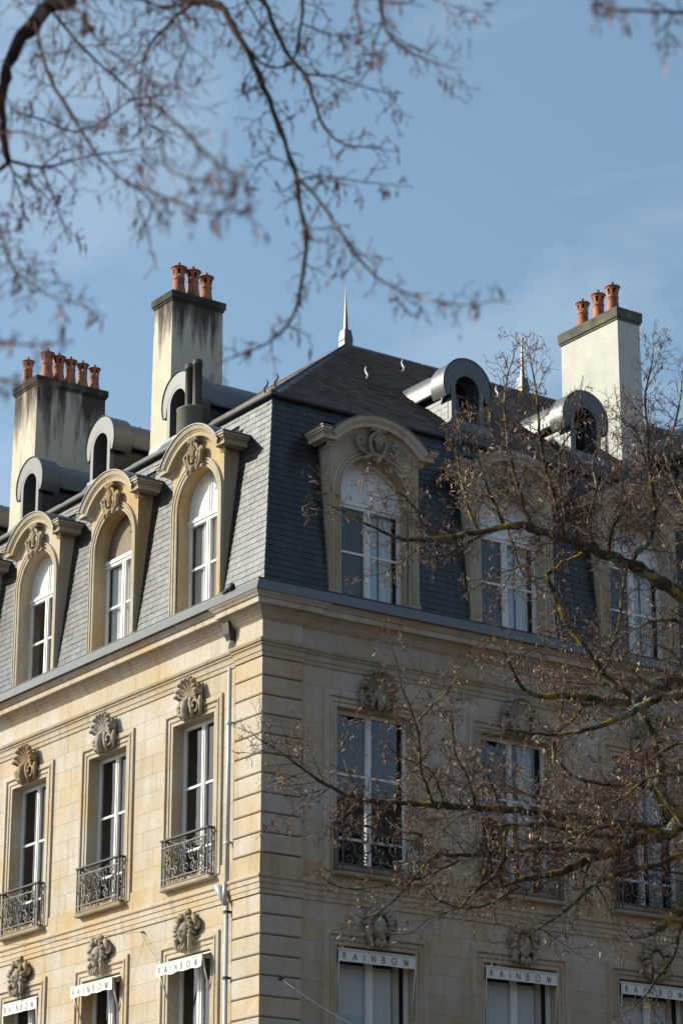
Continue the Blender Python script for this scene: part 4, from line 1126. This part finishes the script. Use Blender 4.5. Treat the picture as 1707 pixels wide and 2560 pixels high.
class Leaves:
    def __init__(s): s.v = []; s.f = []; s.c = []
    def bract(s, p, d, L_, wd, rn):
        # narrow folded bract: two strips with a bend along the midrib
        d = d/np.linalg.norm(d); sd = np.cross(d, rn.normal(size=3)); sd /= np.linalg.norm(sd); up_ = np.cross(sd, d); b = len(s.v); c = rn.rand(); curl = rn.uniform(-.25, .25)
        for i, (t, w_) in enumerate(((0., .15), (.35, 1.), (.75, .8), (1., .12))):
            m_ = p+d*L_*t+up_*(L_*curl*t*t)
            s.v += [tuple(m_-sd*wd*w_+up_*wd*.35*w_), tuple(m_), tuple(m_+sd*wd*w_+up_*wd*.35*w_)]
        for i in range(3):
            for j in range(2): q = b+i*3+j; s.f.append((q, q+1, q+4, q+3)); s.c.append(c)
    def bud(s, p, d, L_, wd, rn):
        d = d/np.linalg.norm(d); sd = np.cross(d, np.array([.3, .5, .81])); sd /= np.linalg.norm(sd); u_ = np.cross(sd, d); b = len(s.v); c = rn.rand()*.5
        s.v += [tuple(p)]+[tuple(p+d*L_*.5+sd*wd*cos(x)+u_*wd*sin(x)) for x in (0, PI/2, PI, 3*PI/2)]+[tuple(p+d*L_)]
        for j in range(4): s.f += [(b, b+1+(j+1) % 4, b+1+j), (b+1+j, b+1+(j+1) % 4, b+5)]; s.c += [c, c]
    def build(s, name, mat, parent, kind):
        me = bpy.data.meshes.new(name); me.from_pydata(s.v, [], s.f); me.materials.append(M[mat])
        at = me.attributes.new('vary', 'FLOAT', 'FACE'); at.data.foreach_set('value', np.array(s.c, dtype=np.float32)); me.update()
        o = bpy.data.objects.new(name, me); COL.objects.link(o); o.parent = parent; o['kind'] = kind; return o
def smooth_path(P, Rd, step, rn, wob):
    # Catmull-Rom through the traced points, resampled, with a little unevenness
    P = np.asarray(P, float); Rd = np.asarray(Rd, float); out = []; ro = []
    Q = np.vstack([2*P[0]-P[1], P, 2*P[-1]-P[-2]])
    for i in range(len(P)-1):
        p0, p1, p2, p3 = Q[i:i+4]; n = max(2, int(np.linalg.norm(p2-p1)/step))
        for j in range(n):
            t = j/n; out.append(.5*((2*p1)+(-p0+p2)*t+(2*p0-5*p1+4*p2-p3)*t*t+(-p0+3*p1-3*p2+p3)*t**3)); ro.append(Rd[i]*(1-t)+Rd[i+1]*t)
    out.append(P[-1]); ro.append(Rd[-1]); out = np.array(out); ro = np.array(ro)
    out[1:-1] += rn.normal(size=(len(out)-2, 3))*ro[1:-1, None]*wob
    ro = ro*(1+rn.normal(size=len(ro))*.12)
    return out, ro
def grow(tw, lv, p, d, L_, r, lvl, rn, cfg):
    # one zigzag twig with side twigs at its nodes
    n = max(3, int(L_/cfg['node'])); P = [p]; q = p.copy(); d = d/np.linalg.norm(d); nodes_ = []
    side = rn.normal(size=3); side -= d*side.dot(d); side /= np.linalg.norm(side)
    for i in range(n):
        dd = d+side*(cfg['zig']*(1 if i % 2 else -1))+rn.normal(size=3)*cfg['jit']+np.array([0, 0, cfg['lift']*(i/n)])
        dd /= np.linalg.norm(dd); q = q+dd*L_/n; P.append(q); nodes_.append((q, dd, i)); d = d*.8+dd*.2+np.array([0, 0, cfg['grav']]); d /= np.linalg.norm(d)
    rr = np.linspace(r, max(r*.45, cfg['rmin']), n+1); tw[1 if lvl >= cfg['red'] else 0].add(P, rr, 4 if lvl == 0 else 3)
    if lvl < cfg['depth']:
        for (q, dd, i) in nodes_[:-1]:
            if rn.rand() > cfg['dens'][lvl]: continue
            a = rn.uniform(.6, 1.15); sgn = 1 if i % 2 else -1; o_ = np.cross(dd, side); pl = side*cos(cfg['flat']*rn.normal())+o_*sin(cfg['flat']*rn.normal())
            cdv = dd*cos(a)+pl*sgn*sin(a); grow(tw, lv, q, cdv, L_*rn.uniform(*cfg['ratio'])*(1-.35*i/n), max(r*.62, cfg['rmin']), lvl+1, rn, cfg)
    if lvl >= cfg['leaf_from']:
        for (q, dd, i) in nodes_:
            if rn.rand() < cfg['bud']: lv[1].bud(q, dd+rn.normal(size=3)*.6, cfg['budL']*rn.uniform(.7, 1.3), cfg['budL']*.22, rn)
        k = rn.poisson(cfg['bract'])
        for _ in range(k):
            q, dd, i = nodes_[rn.randint(len(nodes_))]; h = np.array([0, 0, -1.])+rn.normal(size=3)*cfg['spread']; Lb = cfg['braL']*rn.uniform(.6, 1.25)
            lv[0].bract(q+h*.01, h, Lb, Lb*.105, rn)
            if rn.rand() < cfg['fruit']:
                e = q+h*Lb*.6+np.array([0, 0, -Lb*rn.uniform(.3, .8)]); tw[1].add([q+h*Lb*.45, e], [cfg['rmin']*.6]*2, 3); lv[1].bud(e, np.array([0, 0, -1.]), Lb*.16, Lb*.075, rn)
def px(x, y, d): return np.array(unproj(x, y, d))
def build_tree(name, label, limbs, trunk, cfg, mats, seed, group=None):
    rn = np.random.RandomState(seed); root = empty(name, (trunk[0][0], trunk[0][1], 0)); tag(root, label, 'tree', group); off = np.array([trunk[0][0], trunk[0][1], 0.])
    tk = Tubes(); P, Rd = smooth_path([t[:3] for t in trunk], [t[3] for t in trunk], .35, rn, .04); tk.add(P-off, Rd, 14); tk.build('trunk', mats['trunk'], root)
    tw = [Tubes(), Tubes()]; lv = [Leaves(), Leaves()]
    for (pts, opt) in limbs:
        W = [px(x, y, d) if not world else np.array([x, y, d]) for (x, y, d, r, *world) in pts]; Rr = [q[3] for q in pts]
        P, Rd = smooth_path(W, Rr, opt.get('step', cfg['step']), rn, .22)
        t = Tubes(); t.add(P-off, Rd, 8 if max(Rr) > .02 else 6); t.build('branch' if max(Rr) > .012 else 'branchlet', opt.get('mat', mats['limb']), root)
        # side growth
        acc = 0.; sp = opt.get('space', cfg['space'])*cfg['mul']; flip = 1
        for i in range(1, len(P)):
            seg = P[i]-P[i-1]; l = np.linalg.norm(seg); acc += l
            if acc < sp*rn.uniform(.6, 1.4): continue
            acc = 0.
            x_, y_ = np.dot(P[i]-CAM, rt), np.dot(P[i]-CAM, up); z_ = np.dot(P[i]-CAM, fw); sx, sy = PW/2+FPX*x_/z_, PH/2-FPX*y_/z_
            if not (-250 < sx < 1960 and -250 < sy < 2760): continue
            d = seg/l; fr = i/len(P); s_ = rn.normal(size=3); s_ -= d*s_.dot(d); s_ /= np.linalg.norm(s_)
            # mostly spread across the view so that the spray is flat, like lime branches
            acr = np.cross(d, fw); acr /= np.linalg.norm(acr)+1e-9; flip = -flip; s_ = s_*.75+acr*flip*.8; s_ /= np.linalg.norm(s_)
            a = rn.uniform(.55, 1.1); dv = d*cos(a)+s_*sin(a)+np.array([0, 0, opt.get('bias', 0.)])
            L_ = rn.uniform(*opt.get('len', cfg['len']))*cfg['lm']*(1-.45*fr); grow(tw, lv, P[i]-off, dv, L_, min(Rd[i]*.55, cfg['r0']), 0, rn, cfg)
        if opt.get('tip', True): grow(tw, lv, P[-1]-off, P[-1]-P[-2], cfg['len'][0], min(Rd[-1], cfg['r0']), 1, rn, cfg)
    tw[0].build('twigs', mats['twig'], root, 'stuff'); tw[1].build('young_twigs', mats['red'], root, 'stuff')
    lv[0].build('seed_bracts', mats['bract'], root, 'stuff'); lv[1].build('buds', mats['bud'], root, 'stuff')
    return root
def L2(pts, d0, d1=None, r0=.02, r1=None, **o):
    # traced pixel polyline -> limb whose depth and radius run from the first to the last value (radius in px of the photo)
    d1 = d0 if d1 is None else d1; r1 = r0 if r1 is None else r1; n = len(pts)-1; res = []
    for i, (x, y) in enumerate(pts):
        t = i/n; d = d0+(d1-d0)*t; res.append((x, y, d, (r0+(r1-r0)*t)*d/FPX))
    return (res, o)

D = 29.
Bx = (2150, D+1)
def tr_(y, d=D): return (2120, y)
LB = [
 L2([(2120,1730),(1900,1590),(1707,1490),(1658,1458),(1612,1434),(1573,1412),(1526,1391),(1480,1371),(1441,1355),(1399,1345),(1349,1327),(1306,1313),(1267,1315),(1228,1325),(1185,1334),(1150,1339),(1090,1345),(1032,1350),(983,1340),(918,1312),(883,1291),(849,1275),(822,1262)],D,D-.6,19,1.3,space=.32,len=(.25,.65)),
 L2([(1100,1344),(1070,1310),(1048,1283),(1010,1240),(983,1226),(956,1195),(930,1178)],D-.3,D-.5,4,1.3,space=.16,len=(.2,.5)),
 L2([(1120,1342),(1060,1362),(1010,1400),(965,1430),(920,1440)],D-.3,D-.6,3,1,space=.16,len=(.15,.4)),
 L2([(1228,1325),(1180,1350),(1120,1385),(1080,1395)],D-.1,D-.9,4,1.4,space=.16,len=(.15,.4)),
 L2([(1197,1332),(1171,1277),(1157,1220),(1150,1185),(1140,1120),(1150,1060)],D,D+.4,5,1.4,space=.2,len=(.2,.5),mat='bark_lichen'),
 L2([(1257,1313),(1239,1263),(1221,1228),(1203,1171),(1185,1110),(1195,1040)],D,D-.5,5,1.2,space=.2,len=(.2,.5)),
 L2([(1328,1320),(1306,1256),(1292,1210),(1281,1164),(1267,1093),(1260,1000),(1268,940),(1283,893)],D,D+.6,5.5,1.3,space=.22,len=(.2,.5),mat='bark_lichen'),
 L2([(1413,1345),(1395,1295),(1384,1235),(1367,1181),(1352,1114),(1345,1040),(1342,1000),(1331,929),(1322,886)],D,D-.8,6.5,1.3,space=.22,len=(.2,.5),mat='bark_lichen'),
 L2([(1418,1345),(1416,1300),(1402,1249),(1399,1192),(1402,1120),(1440,1060),(1450,990)],D,D+.5,5,1.4,space=.2,len=(.2,.5)),
 L2([(1573,1412),(1590,1380),(1619,1352),(1633,1313),(1635,1263),(1626,1203),(1619,1139),(1619,1106),(1612,1017),(1615,964),(1628,910),(1633,858)],D,D-.4,8,1.3,space=.2,len=(.2,.55),mat='bark_lichen'),
 L2([(1626,1203),(1590,1080),(1560,1060),(1540,1000)],D,D-.8,3,1.2,space=.2,len=(.2,.5)),
 L2([(1740,1330),(1700,1240),(1661,1135),(1679,1081),(1697,1007),(1707,930)],D,D+.8,6,1.4,space=.2,len=(.2,.5),mat='bark_lichen'),
 L2([(1473,1372),(1445,1390),(1405,1407),(1380,1428),(1367,1434),(1381,1476),(1395,1512),(1413,1551),(1432,1579),(1457,1609),(1482,1649),(1503,1682),(1531,1709),(1558,1728),(1579,1747),(1594,1772),(1612,1797),(1627,1824),(1637,1850),(1644,1880),(1651,1920),(1648,1973),(1672,2008),(1707,2051),(1740,2090)],D,D-.6,5,11,mat='bark_lichen',space=.34,len=(.2,.5),tip=False),
 L2([(1503,1682),(1521,1640),(1536,1590),(1548,1550),(1553,1500),(1560,1440),(1568,1400)],D-.3,D-.2,5,3,mat='bark_lichen',space=.3,tip=False,len=(.2,.5)),
 L2([(2110,1860),(1900,1745),(1707,1713),(1656,1716),(1627,1722),(1598,1745),(1575,1755),(1522,1755),(1493,1749),(1455,1743),(1407,1738),(1338,1738),(1300,1712),(1274,1660),(1257,1628),(1235,1590)],D+.5,D-.4,20,1.2,space=.24,len=(.2,.6),mat='bark_lichen'),
 L2([(1493,1755),(1464,1762),(1445,1783),(1422,1806),(1395,1830)],D,D-.6,6,3,mat='bark_lichen',space=.2,len=(.15,.4)),
 L2([(2110,1830),(1900,1700),(1707,1734),(1656,1745),(1608,1762),(1579,1778),(1541,1797),(1506,1814),(1464,1824),(1407,1835),(1328,1834),(1274,1824),(1230,1828)],D-.4,D-1.,14,1.6,mat='bark_lichen',space=.2,len=(.2,.5)),
 L2([(1600,1738),(1537,1714),(1470,1710),(1399,1703),(1345,1696),(1292,1682),(1240,1672)],D+.2,D+.8,4,1.2,space=.2,len=(.2,.5)),
 L2([(1620,1715),(1570,1670),(1530,1620),(1500,1590)],D+.2,D+.6,4,1.2,space=.2,len=(.2,.5)),
 L2([(2110,2120),(1900,2050),(1780,2030),(1707,2050),(1676,2074),(1612,2092),(1558,2110),(1505,2131),(1463,2152),(1413,2177),(1350,2190),(1292,2202),(1257,2216)],D+.3,D-.3,25,4.5,space=.17,len=(.3,.75),mat='bark'),
 L2([(1690,2062),(1655,2010),(1640,1975),(1600,1960),(1540,1962),(1490,1958),(1430,1940),(1390,1900)],D+.2,D+.5,12,3,space=.17,len=(.25,.7),mat='bark'),
 L2([(1384,1898),(1385,1850),(1395,1813),(1405,1760),(1410,1700)],D+.4,D+.3,5,1.3,space=.2,len=(.2,.5),mat='bark_lichen'),
 L2([(2110,2260),(1850,2130),(1707,2135),(1658,2159),(1594,2170),(1541,2184),(1480,2213),(1445,2248),(1399,2287),(1349,2319),(1310,2344),(1264,2355)],D-.6,D-1.4,9,1.4,space=.24,len=(.2,.5)),
 L2([(1349,2319),(1385,2345),(1425,2372)],D-1.2,D-1.3,2,1,space=.2,len=(.12,.3)),
 L2([(2110,2330),(1850,2240),(1707,2277),(1665,2305),(1629,2333),(1576,2344)],D-.5,D-1.,12,5,mat='bark_lichen',space=.3,tip=False,len=(.15,.4)),
 L2([(1760,2260),(1707,2301),(1683,2390),(1640,2447),(1619,2479),(1590,2510),(1572,2525)],D-.5,D-1.2,6,1.2,space=.25,len=(.12,.32)),
 L2([(1619,2479),(1622,2505),(1642,2540)],D-1.,D-1.2,2,1,space=.2,len=(.1,.25)),
 L2([(1676,2074),(1560,2062),(1470,2050),(1380,2036),(1260,2024),(1150,2017),(1056,2010),(968,2006),(916,2001),(867,1990),(828,1967),(796,1950),(740,1909),(705,1881),(670,1860),(640,1842)],D+.2,D-.8,12,1.2,space=.155,len=(.3,.72)),
 L2([(1080,2012),(1066,1960),(1052,1934),(1045,1836),(1035,1797),(1017,1748),(1003,1720),(996,1674),(982,1629),(977,1601)],D-.2,D-.4,4.5,1.1,space=.15,len=(.2,.5)),
 L2([(1045,1801),(1073,1773),(1119,1723),(1150,1678),(1180,1640)],D-.2,D-.5,2.5,1,space=.14,len=(.15,.4)),
 L2([(1110,2012),(1090,1950),(1070,1920),(1020,1900),(985,1880),(960,1850)],D-.4,D-.8,3,1,space=.14,len=(.15,.4)),
 L2([(1190,2020),(1170,1950),(1140,1890),(1130,1830),(1125,1760)],D-.3,D-.2,4,1.2,space=.15,len=(.2,.5)),
 L2([(1250,2025),(1225,1960),(1190,1890),(1150,1870)],D-.2,D+.3,5,1.3,space=.15,len=(.2,.5)),
 L2([(968,2006),(920,2040),(870,2060),(800,2080)],D-.5,D-.8,2.4,1,space=.14,len=(.12,.35)),
 L2([(916,2001),(880,1950),(860,1900),(862,1850),(880,1810)],D-.5,D-.3,2.4,1,space=.13,len=(.12,.35)),
 L2([(828,1967),(780,2000),(730,2035),(690,2065)],D-.6,D-.8,2,1,space=.14,len=(.12,.3)),
 L2([(1505,2131),(1380,2120),(1260,2131),(1150,2139),(1091,2139),(1059,2167),(1010,2223),(968,2265),(905,2300),(880,2312)],D-.1,D-1.,7,1.1,space=.17,len=(.2,.5)),
 L2([(1150,2150),(1091,2180),(1030,2200),(951,2216),(880,2223),(828,2209),(800,2188)],D-.4,D-1.,3,1,space=.16,len=(.12,.4)),
 L2([(1300,2215),(1220,2260),(1150,2269),(1091,2248),(1066,2213)],D-.2,D-.8,4,1.2,space=.2,len=(.15,.4)),
 L2([(1150,2269),(1100,2285),(1066,2300),(1031,2332),(990,2336)],D-.7,D-1.,2.4,1,space=.16,len=(.12,.3)),
 L2([(1560,2095),(1440,2080),(1360,2060),(1267,2071),(1262,2131),(1239,2184),(1203,2216),(1178,2237),(1150,2269)],D-.6,D-1.2,8,3,mat='bark_lichen',space=.2,len=(.15,.45)),
 L2([(1300,2060),(1228,2070),(1222,2110),(1217,2149),(1203,2202)],D-.8,D-1.1,5,3.5,mat='bark_lichen',space=.22,len=(.15,.4),tip=False),
 L2([(1480,2140),(1462,2190),(1450,2240),(1440,2300)],D,D-.4,4,1.2,space=.16,len=(.15,.4)),
 L2([(1440,2160),(1500,2230),(1530,2300),(1532,2362)],D,D-.4,3,1,space=.2,len=(.12,.35)),
 L2([(1850,1560),(1760,1540),(1707,1551),(1640,1552),(1590,1570),(1540,1600)],D-.8,D-1.2,7,1.3,mat='bark_lichen',space=.17,len=(.2,.5)),
 L2([(1840,1900),(1760,1860),(1707,1855),(1650,1880),(1600,1930),(1560,1960)],D-1,D-1.4,7,1.4,space=.16,len=(.2,.5)),
 L2([(1830,2000),(1740,1940),(1680,1935),(1620,1945),(1560,1990),(1500,2020)],D-1.,D-1.5,8,1.3,mat='bark_lichen',space=.15,len=(.2,.5)),
 L2([(1560,1975),(1480,2010),(1400,2000),(1330,1990),(1250,1960),(1190,1965)],D+.6,D+.9,6,1.4,space=.14,len=(.25,.6)),
 L2([(1650,2085),(1590,2060),(1500,2070),(1420,2100),(1340,2110),(1280,2090)],D-.9,D-1.3,6,1.4,space=.14,len=(.2,.55)),
 L2([(1800,1750),(1720,1690),(1690,1640),(1640,1610)],D-.6,D-1.,6,1.3,space=.16,len=(.2,.5)),
 L2([(1830,1420),(1760,1300),(1690,1240),(1640,1220),(1560,1200)],D+.8,D+1.2,7,1.3,space=.16,len=(.25,.55)),
 L2([(1480,1371),(1470,1300),(1490,1220),(1480,1160),(1500,1100)],D+.2,D+.9,5,1.3,space=.17,len=(.2,.5)),
 L2([(1520,1390),(1530,1320),(1560,1260),(1550,1190)],D,D-.7,5,1.3,space=.17,len=(.2,.5)),
 L2([(1349,1327),(1340,1390),(1290,1420),(1230,1440),(1190,1470)],D,D-.5,3.5,1.2,space=.18,len=(.15,.4)),
 L2([(1420,1560),(1380,1580),(1340,1620),(1290,1640)],D-.3,D-.6,3,1.1,space=.2,len=(.15,.4)),
 L2([(1267,1315),(1290,1390),(1310,1440),(1370,1490),(1400,1560)],D,D-.2,3,1.4,space=.2,len=(.15,.4)),
]
tb = px(2130, 1900, D+.8)
trunkB = [(tb[0], tb[1], 0., .33), (tb[0]+.05, tb[1], 3., .27), (tb[0]-.02, tb[1]+.05, 6., .24), (tb[0], tb[1], 9., .20), (tb[0]+.05, tb[1], 11.5, .14), (tb[0]+.1, tb[1]+.2, 14., .07)]
cfgB = dict(node=.055, zig=.22, jit=.10, lift=.10, grav=.015, rmin=.0026, red=1, depth=2, dens=(.85, .62), flat=.55, ratio=(.32, .66), leaf_from=1, bud=.40, budL=.022, bract=1.15, braL=.056, spread=.8, fruit=.45, len=(.25, .6), space=.2, step=.07, r0=.0066, mul=.25, lm=1.25)
build_tree('linden_tree', 'leafless lime tree with yellow lichened boughs in front of the shaded facade', LB, trunkB, cfgB, dict(trunk='bark', limb='bark', twig='twig', red='twig_red', bract='bract', bud='bract'), 5, 'bare lime trees')

N = 11.
LA = [
 L2([(-900,-420),(-500,-560),(-150,-330),(80,-70),(165,0),(126,16),(88,49),(55,93),(27,143),(11,192),(5,247),(6,302),(12,356),(22,402)],N+.6,N,26,9,space=.35,len=(.12,.3)),
 L2([(22,404),(0,426),(-40,450),(-90,440)],N,N+.2,7,4,space=.12,len=(.12,.3)),
 L2([(22,402),(55,409),(104,420),(165,406),(230,389),(307,378),(350,372)],N,N+.3,4.5,1.4,space=.07,len=(.10,.26)),
 L2([(104,420),(126,472),(143,516),(159,559),(168,585)],N+.1,N+.4,3,1.4,space=.06,len=(.08,.2)),
 L2([(22,410),(45,440),(82,466),(115,490),(130,510)],N,N+.7,3,1.4,space=.07,len=(.08,.2)),
 L2([(88,55),(104,126),(126,192),(154,247),(186,296),(219,351),(258,406),(313,455),(351,477),(380,510),(365,570)],N,N-1.2,5.5,2,space=.075,len=(.12,.34)),
 L2([(313,455),(380,480),(439,505),(505,529),(560,530),(614,527)],N-2.2,N-3.6,4,2.4,space=.12,len=(.06,.16)),
 L2([(-60,-60),(60,-20),(186,16),(230,82),(263,121),(310,150),(351,181),(400,215)],N-1,N-2.,6,2,space=.07,len=(.12,.32)),
 L2([(-40,-120),(250,-60),(400,-30),(480,5),(548,11),(581,66),(620,132),(658,219),(691,302),(718,373),(740,444),(751,521),(765,603),(757,686),(741,768),(719,812),(681,850),(626,877),(566,899)],N+1.2,N-1.2,12,1.8,space=.105,len=(.08,.22)),
 L2([(520,0),(472,16),(417,66),(373,115),(356,170),(351,230),(351,329)],N+.9,N-.2,5,1.7,space=.07,len=(.10,.28)),
 L2([(582,60),(610,104),(648,154),(692,170),(736,159),(763,186)],N+.8,N+.7,4,3,space=.1,len=(.08,.2)),
 L2([(560,-60),(654,0),(675,44),(703,104),(730,148),(763,186),(780,236),(799,296),(824,335),(862,362),(906,367),(950,372)],N+.9,N+.4,8,1.6,space=.075,len=(.10,.27)),
 L2([(738,440),(774,472),(813,521),(845,570),(884,631),(939,691),(983,718),(1048,743),(1131,762),(1190,758),(1240,751)],N-.4,N-2.2,4.5,1.8,space=.10,len=(.07,.20)),
 L2([(744,452),(790,440),(850,445),(910,455),(985,462)],N-.2,N+.2,2.4,1.2,space=.07,len=(.07,.18)),
 L2([(735,425),(700,400),(660,400),(630,440)],N-.2,N,2.4,1.2,space=.06,len=(.07,.18)),
 L2([(900,-90),(950,0),(955,55),(983,99),(1026,132),(1092,159),(1131,170)],N-.4,N-1.2,6,1.8,space=.07,len=(.10,.26)),
 L2([(955,55),(935,110),(930,160),(900,205)],N-.5,N-.9,3,1.4,space=.06,len=(.08,.2)),
 L2([(720,-60),(758,0),(750,70),(741,132),(730,148)],N+.6,N+.8,4,3,space=.09,len=(.08,.22)),
 L2([(758,60),(820,85),(880,98),(930,140)],N+.3,N-.6,3,1.4,space=.06,len=(.08,.22)),
 L2([(820,-80),(900,-20),(1000,10),(1060,-10),(1130,15),(1190,30)],N-.8,N-1.6,4,1.6,space=.06,len=(.08,.22)),
 L2([(-120,480),(-40,530),(0,576),(16,631),(44,680),(88,713),(126,740),(208,762)],N-.4,N-2.4,5,1.8,space=.07,len=(.08,.22)),
 L2([(380,260),(439,307),(494,362),(540,405),(581,439)],N-3.,N-3.8,5,3.2,space=.16,len=(.06,.14)),
 L2([(400,330),(420,420),(500,450),(580,456)],N-2.8,N-3.8,3.6,2.6,space=.16,len=(.05,.12)),
 L2([(-60,870),(0,856),(80,862),(165,856)],N-3.,N-4.,5,3,space=.2,len=(.04,.10)),
 L2([(-60,930),(0,952),(60,958),(130,960)],N-3.,N-3.8,5,3,space=.16,len=(.04,.10)),
 L2([(1900,60),(1707,32),(1611,28),(1534,23),(1492,13)],N-2.,N-3.4,5,3,space=.10,len=(.05,.12)),
 L2([(1680,33),(1668,60),(1664,92),(1662,110)],N-2.6,N-2.9,2.6,2,space=.14,len=(.05,.1)),
 L2([(-120,-60),(60,-90),(200,-40),(330,-10),(420,20),(500,-10)],N-.5,N-1.,8,3,space=.055,len=(.12,.34)),
 L2([(120,10),(180,90),(260,170),(330,230),(370,310),(420,330)],N+.5,N+1.,4,1.6,space=.065,len=(.12,.3)),
 L2([(40,280),(110,300),(190,330),(260,300),(330,250),(400,240)],N+.6,N+1.2,3,1.4,space=.065,len=(.10,.26)),
 L2([(-80,300),(-20,330),(60,330),(120,350),(170,320)],N-.6,N-1.4,4,1.6,space=.065,len=(.10,.26)),
 L2([(430,-30),(440,40),(470,110),(440,190),(450,260)],N-.6,N-1.8,4,1.6,space=.065,len=(.10,.26)),
 L2([(600,-30),(650,60),(690,110),(640,210),(620,230)],N+.4,N+.2,3,1.3,space=.07,len=(.08,.22)),
 L2([(763,186),(830,190),(880,210),(960,230),(985,250)],N+.6,N+.2,3,1.3,space=.06,len=(.08,.22)),
 L2([(30,420),(60,520),(50,560)],N+.2,N+.6,2.4,1.4,space=.06,len=(.08,.2)),
]
ta = px(-900, -200, N+.8)
trunkA = [(ta[0], ta[1], 0., .30), (ta[0]-.05, ta[1], 3., .25), (ta[0]+.03, ta[1], 6., .22), (ta[0], ta[1], 9., .16), (ta[0]+.2, ta[1]-.1, 11.5, .09)]
cfgA = dict(node=.030, zig=.26, jit=.12, lift=-.02, grav=-.02, rmin=.0018, red=9, depth=1, dens=(.65, .3), flat=.7, ratio=(.35, .7), leaf_from=0, bud=.40, budL=.016, bract=.75, braL=.046, spread=.45, fruit=.5, len=(.10, .28), space=.08, step=.06, r0=.0032, mul=.50, lm=1.05)
build_tree('linden_tree', 'leafless lime tree whose blurred near twigs hang across the blue sky', LA, trunkA, cfgA, dict(trunk='bark_near', limb='bark_near', twig='twig_near', red='twig_near', bract='bract_near', bud='bract_near'), 8, 'bare lime trees')
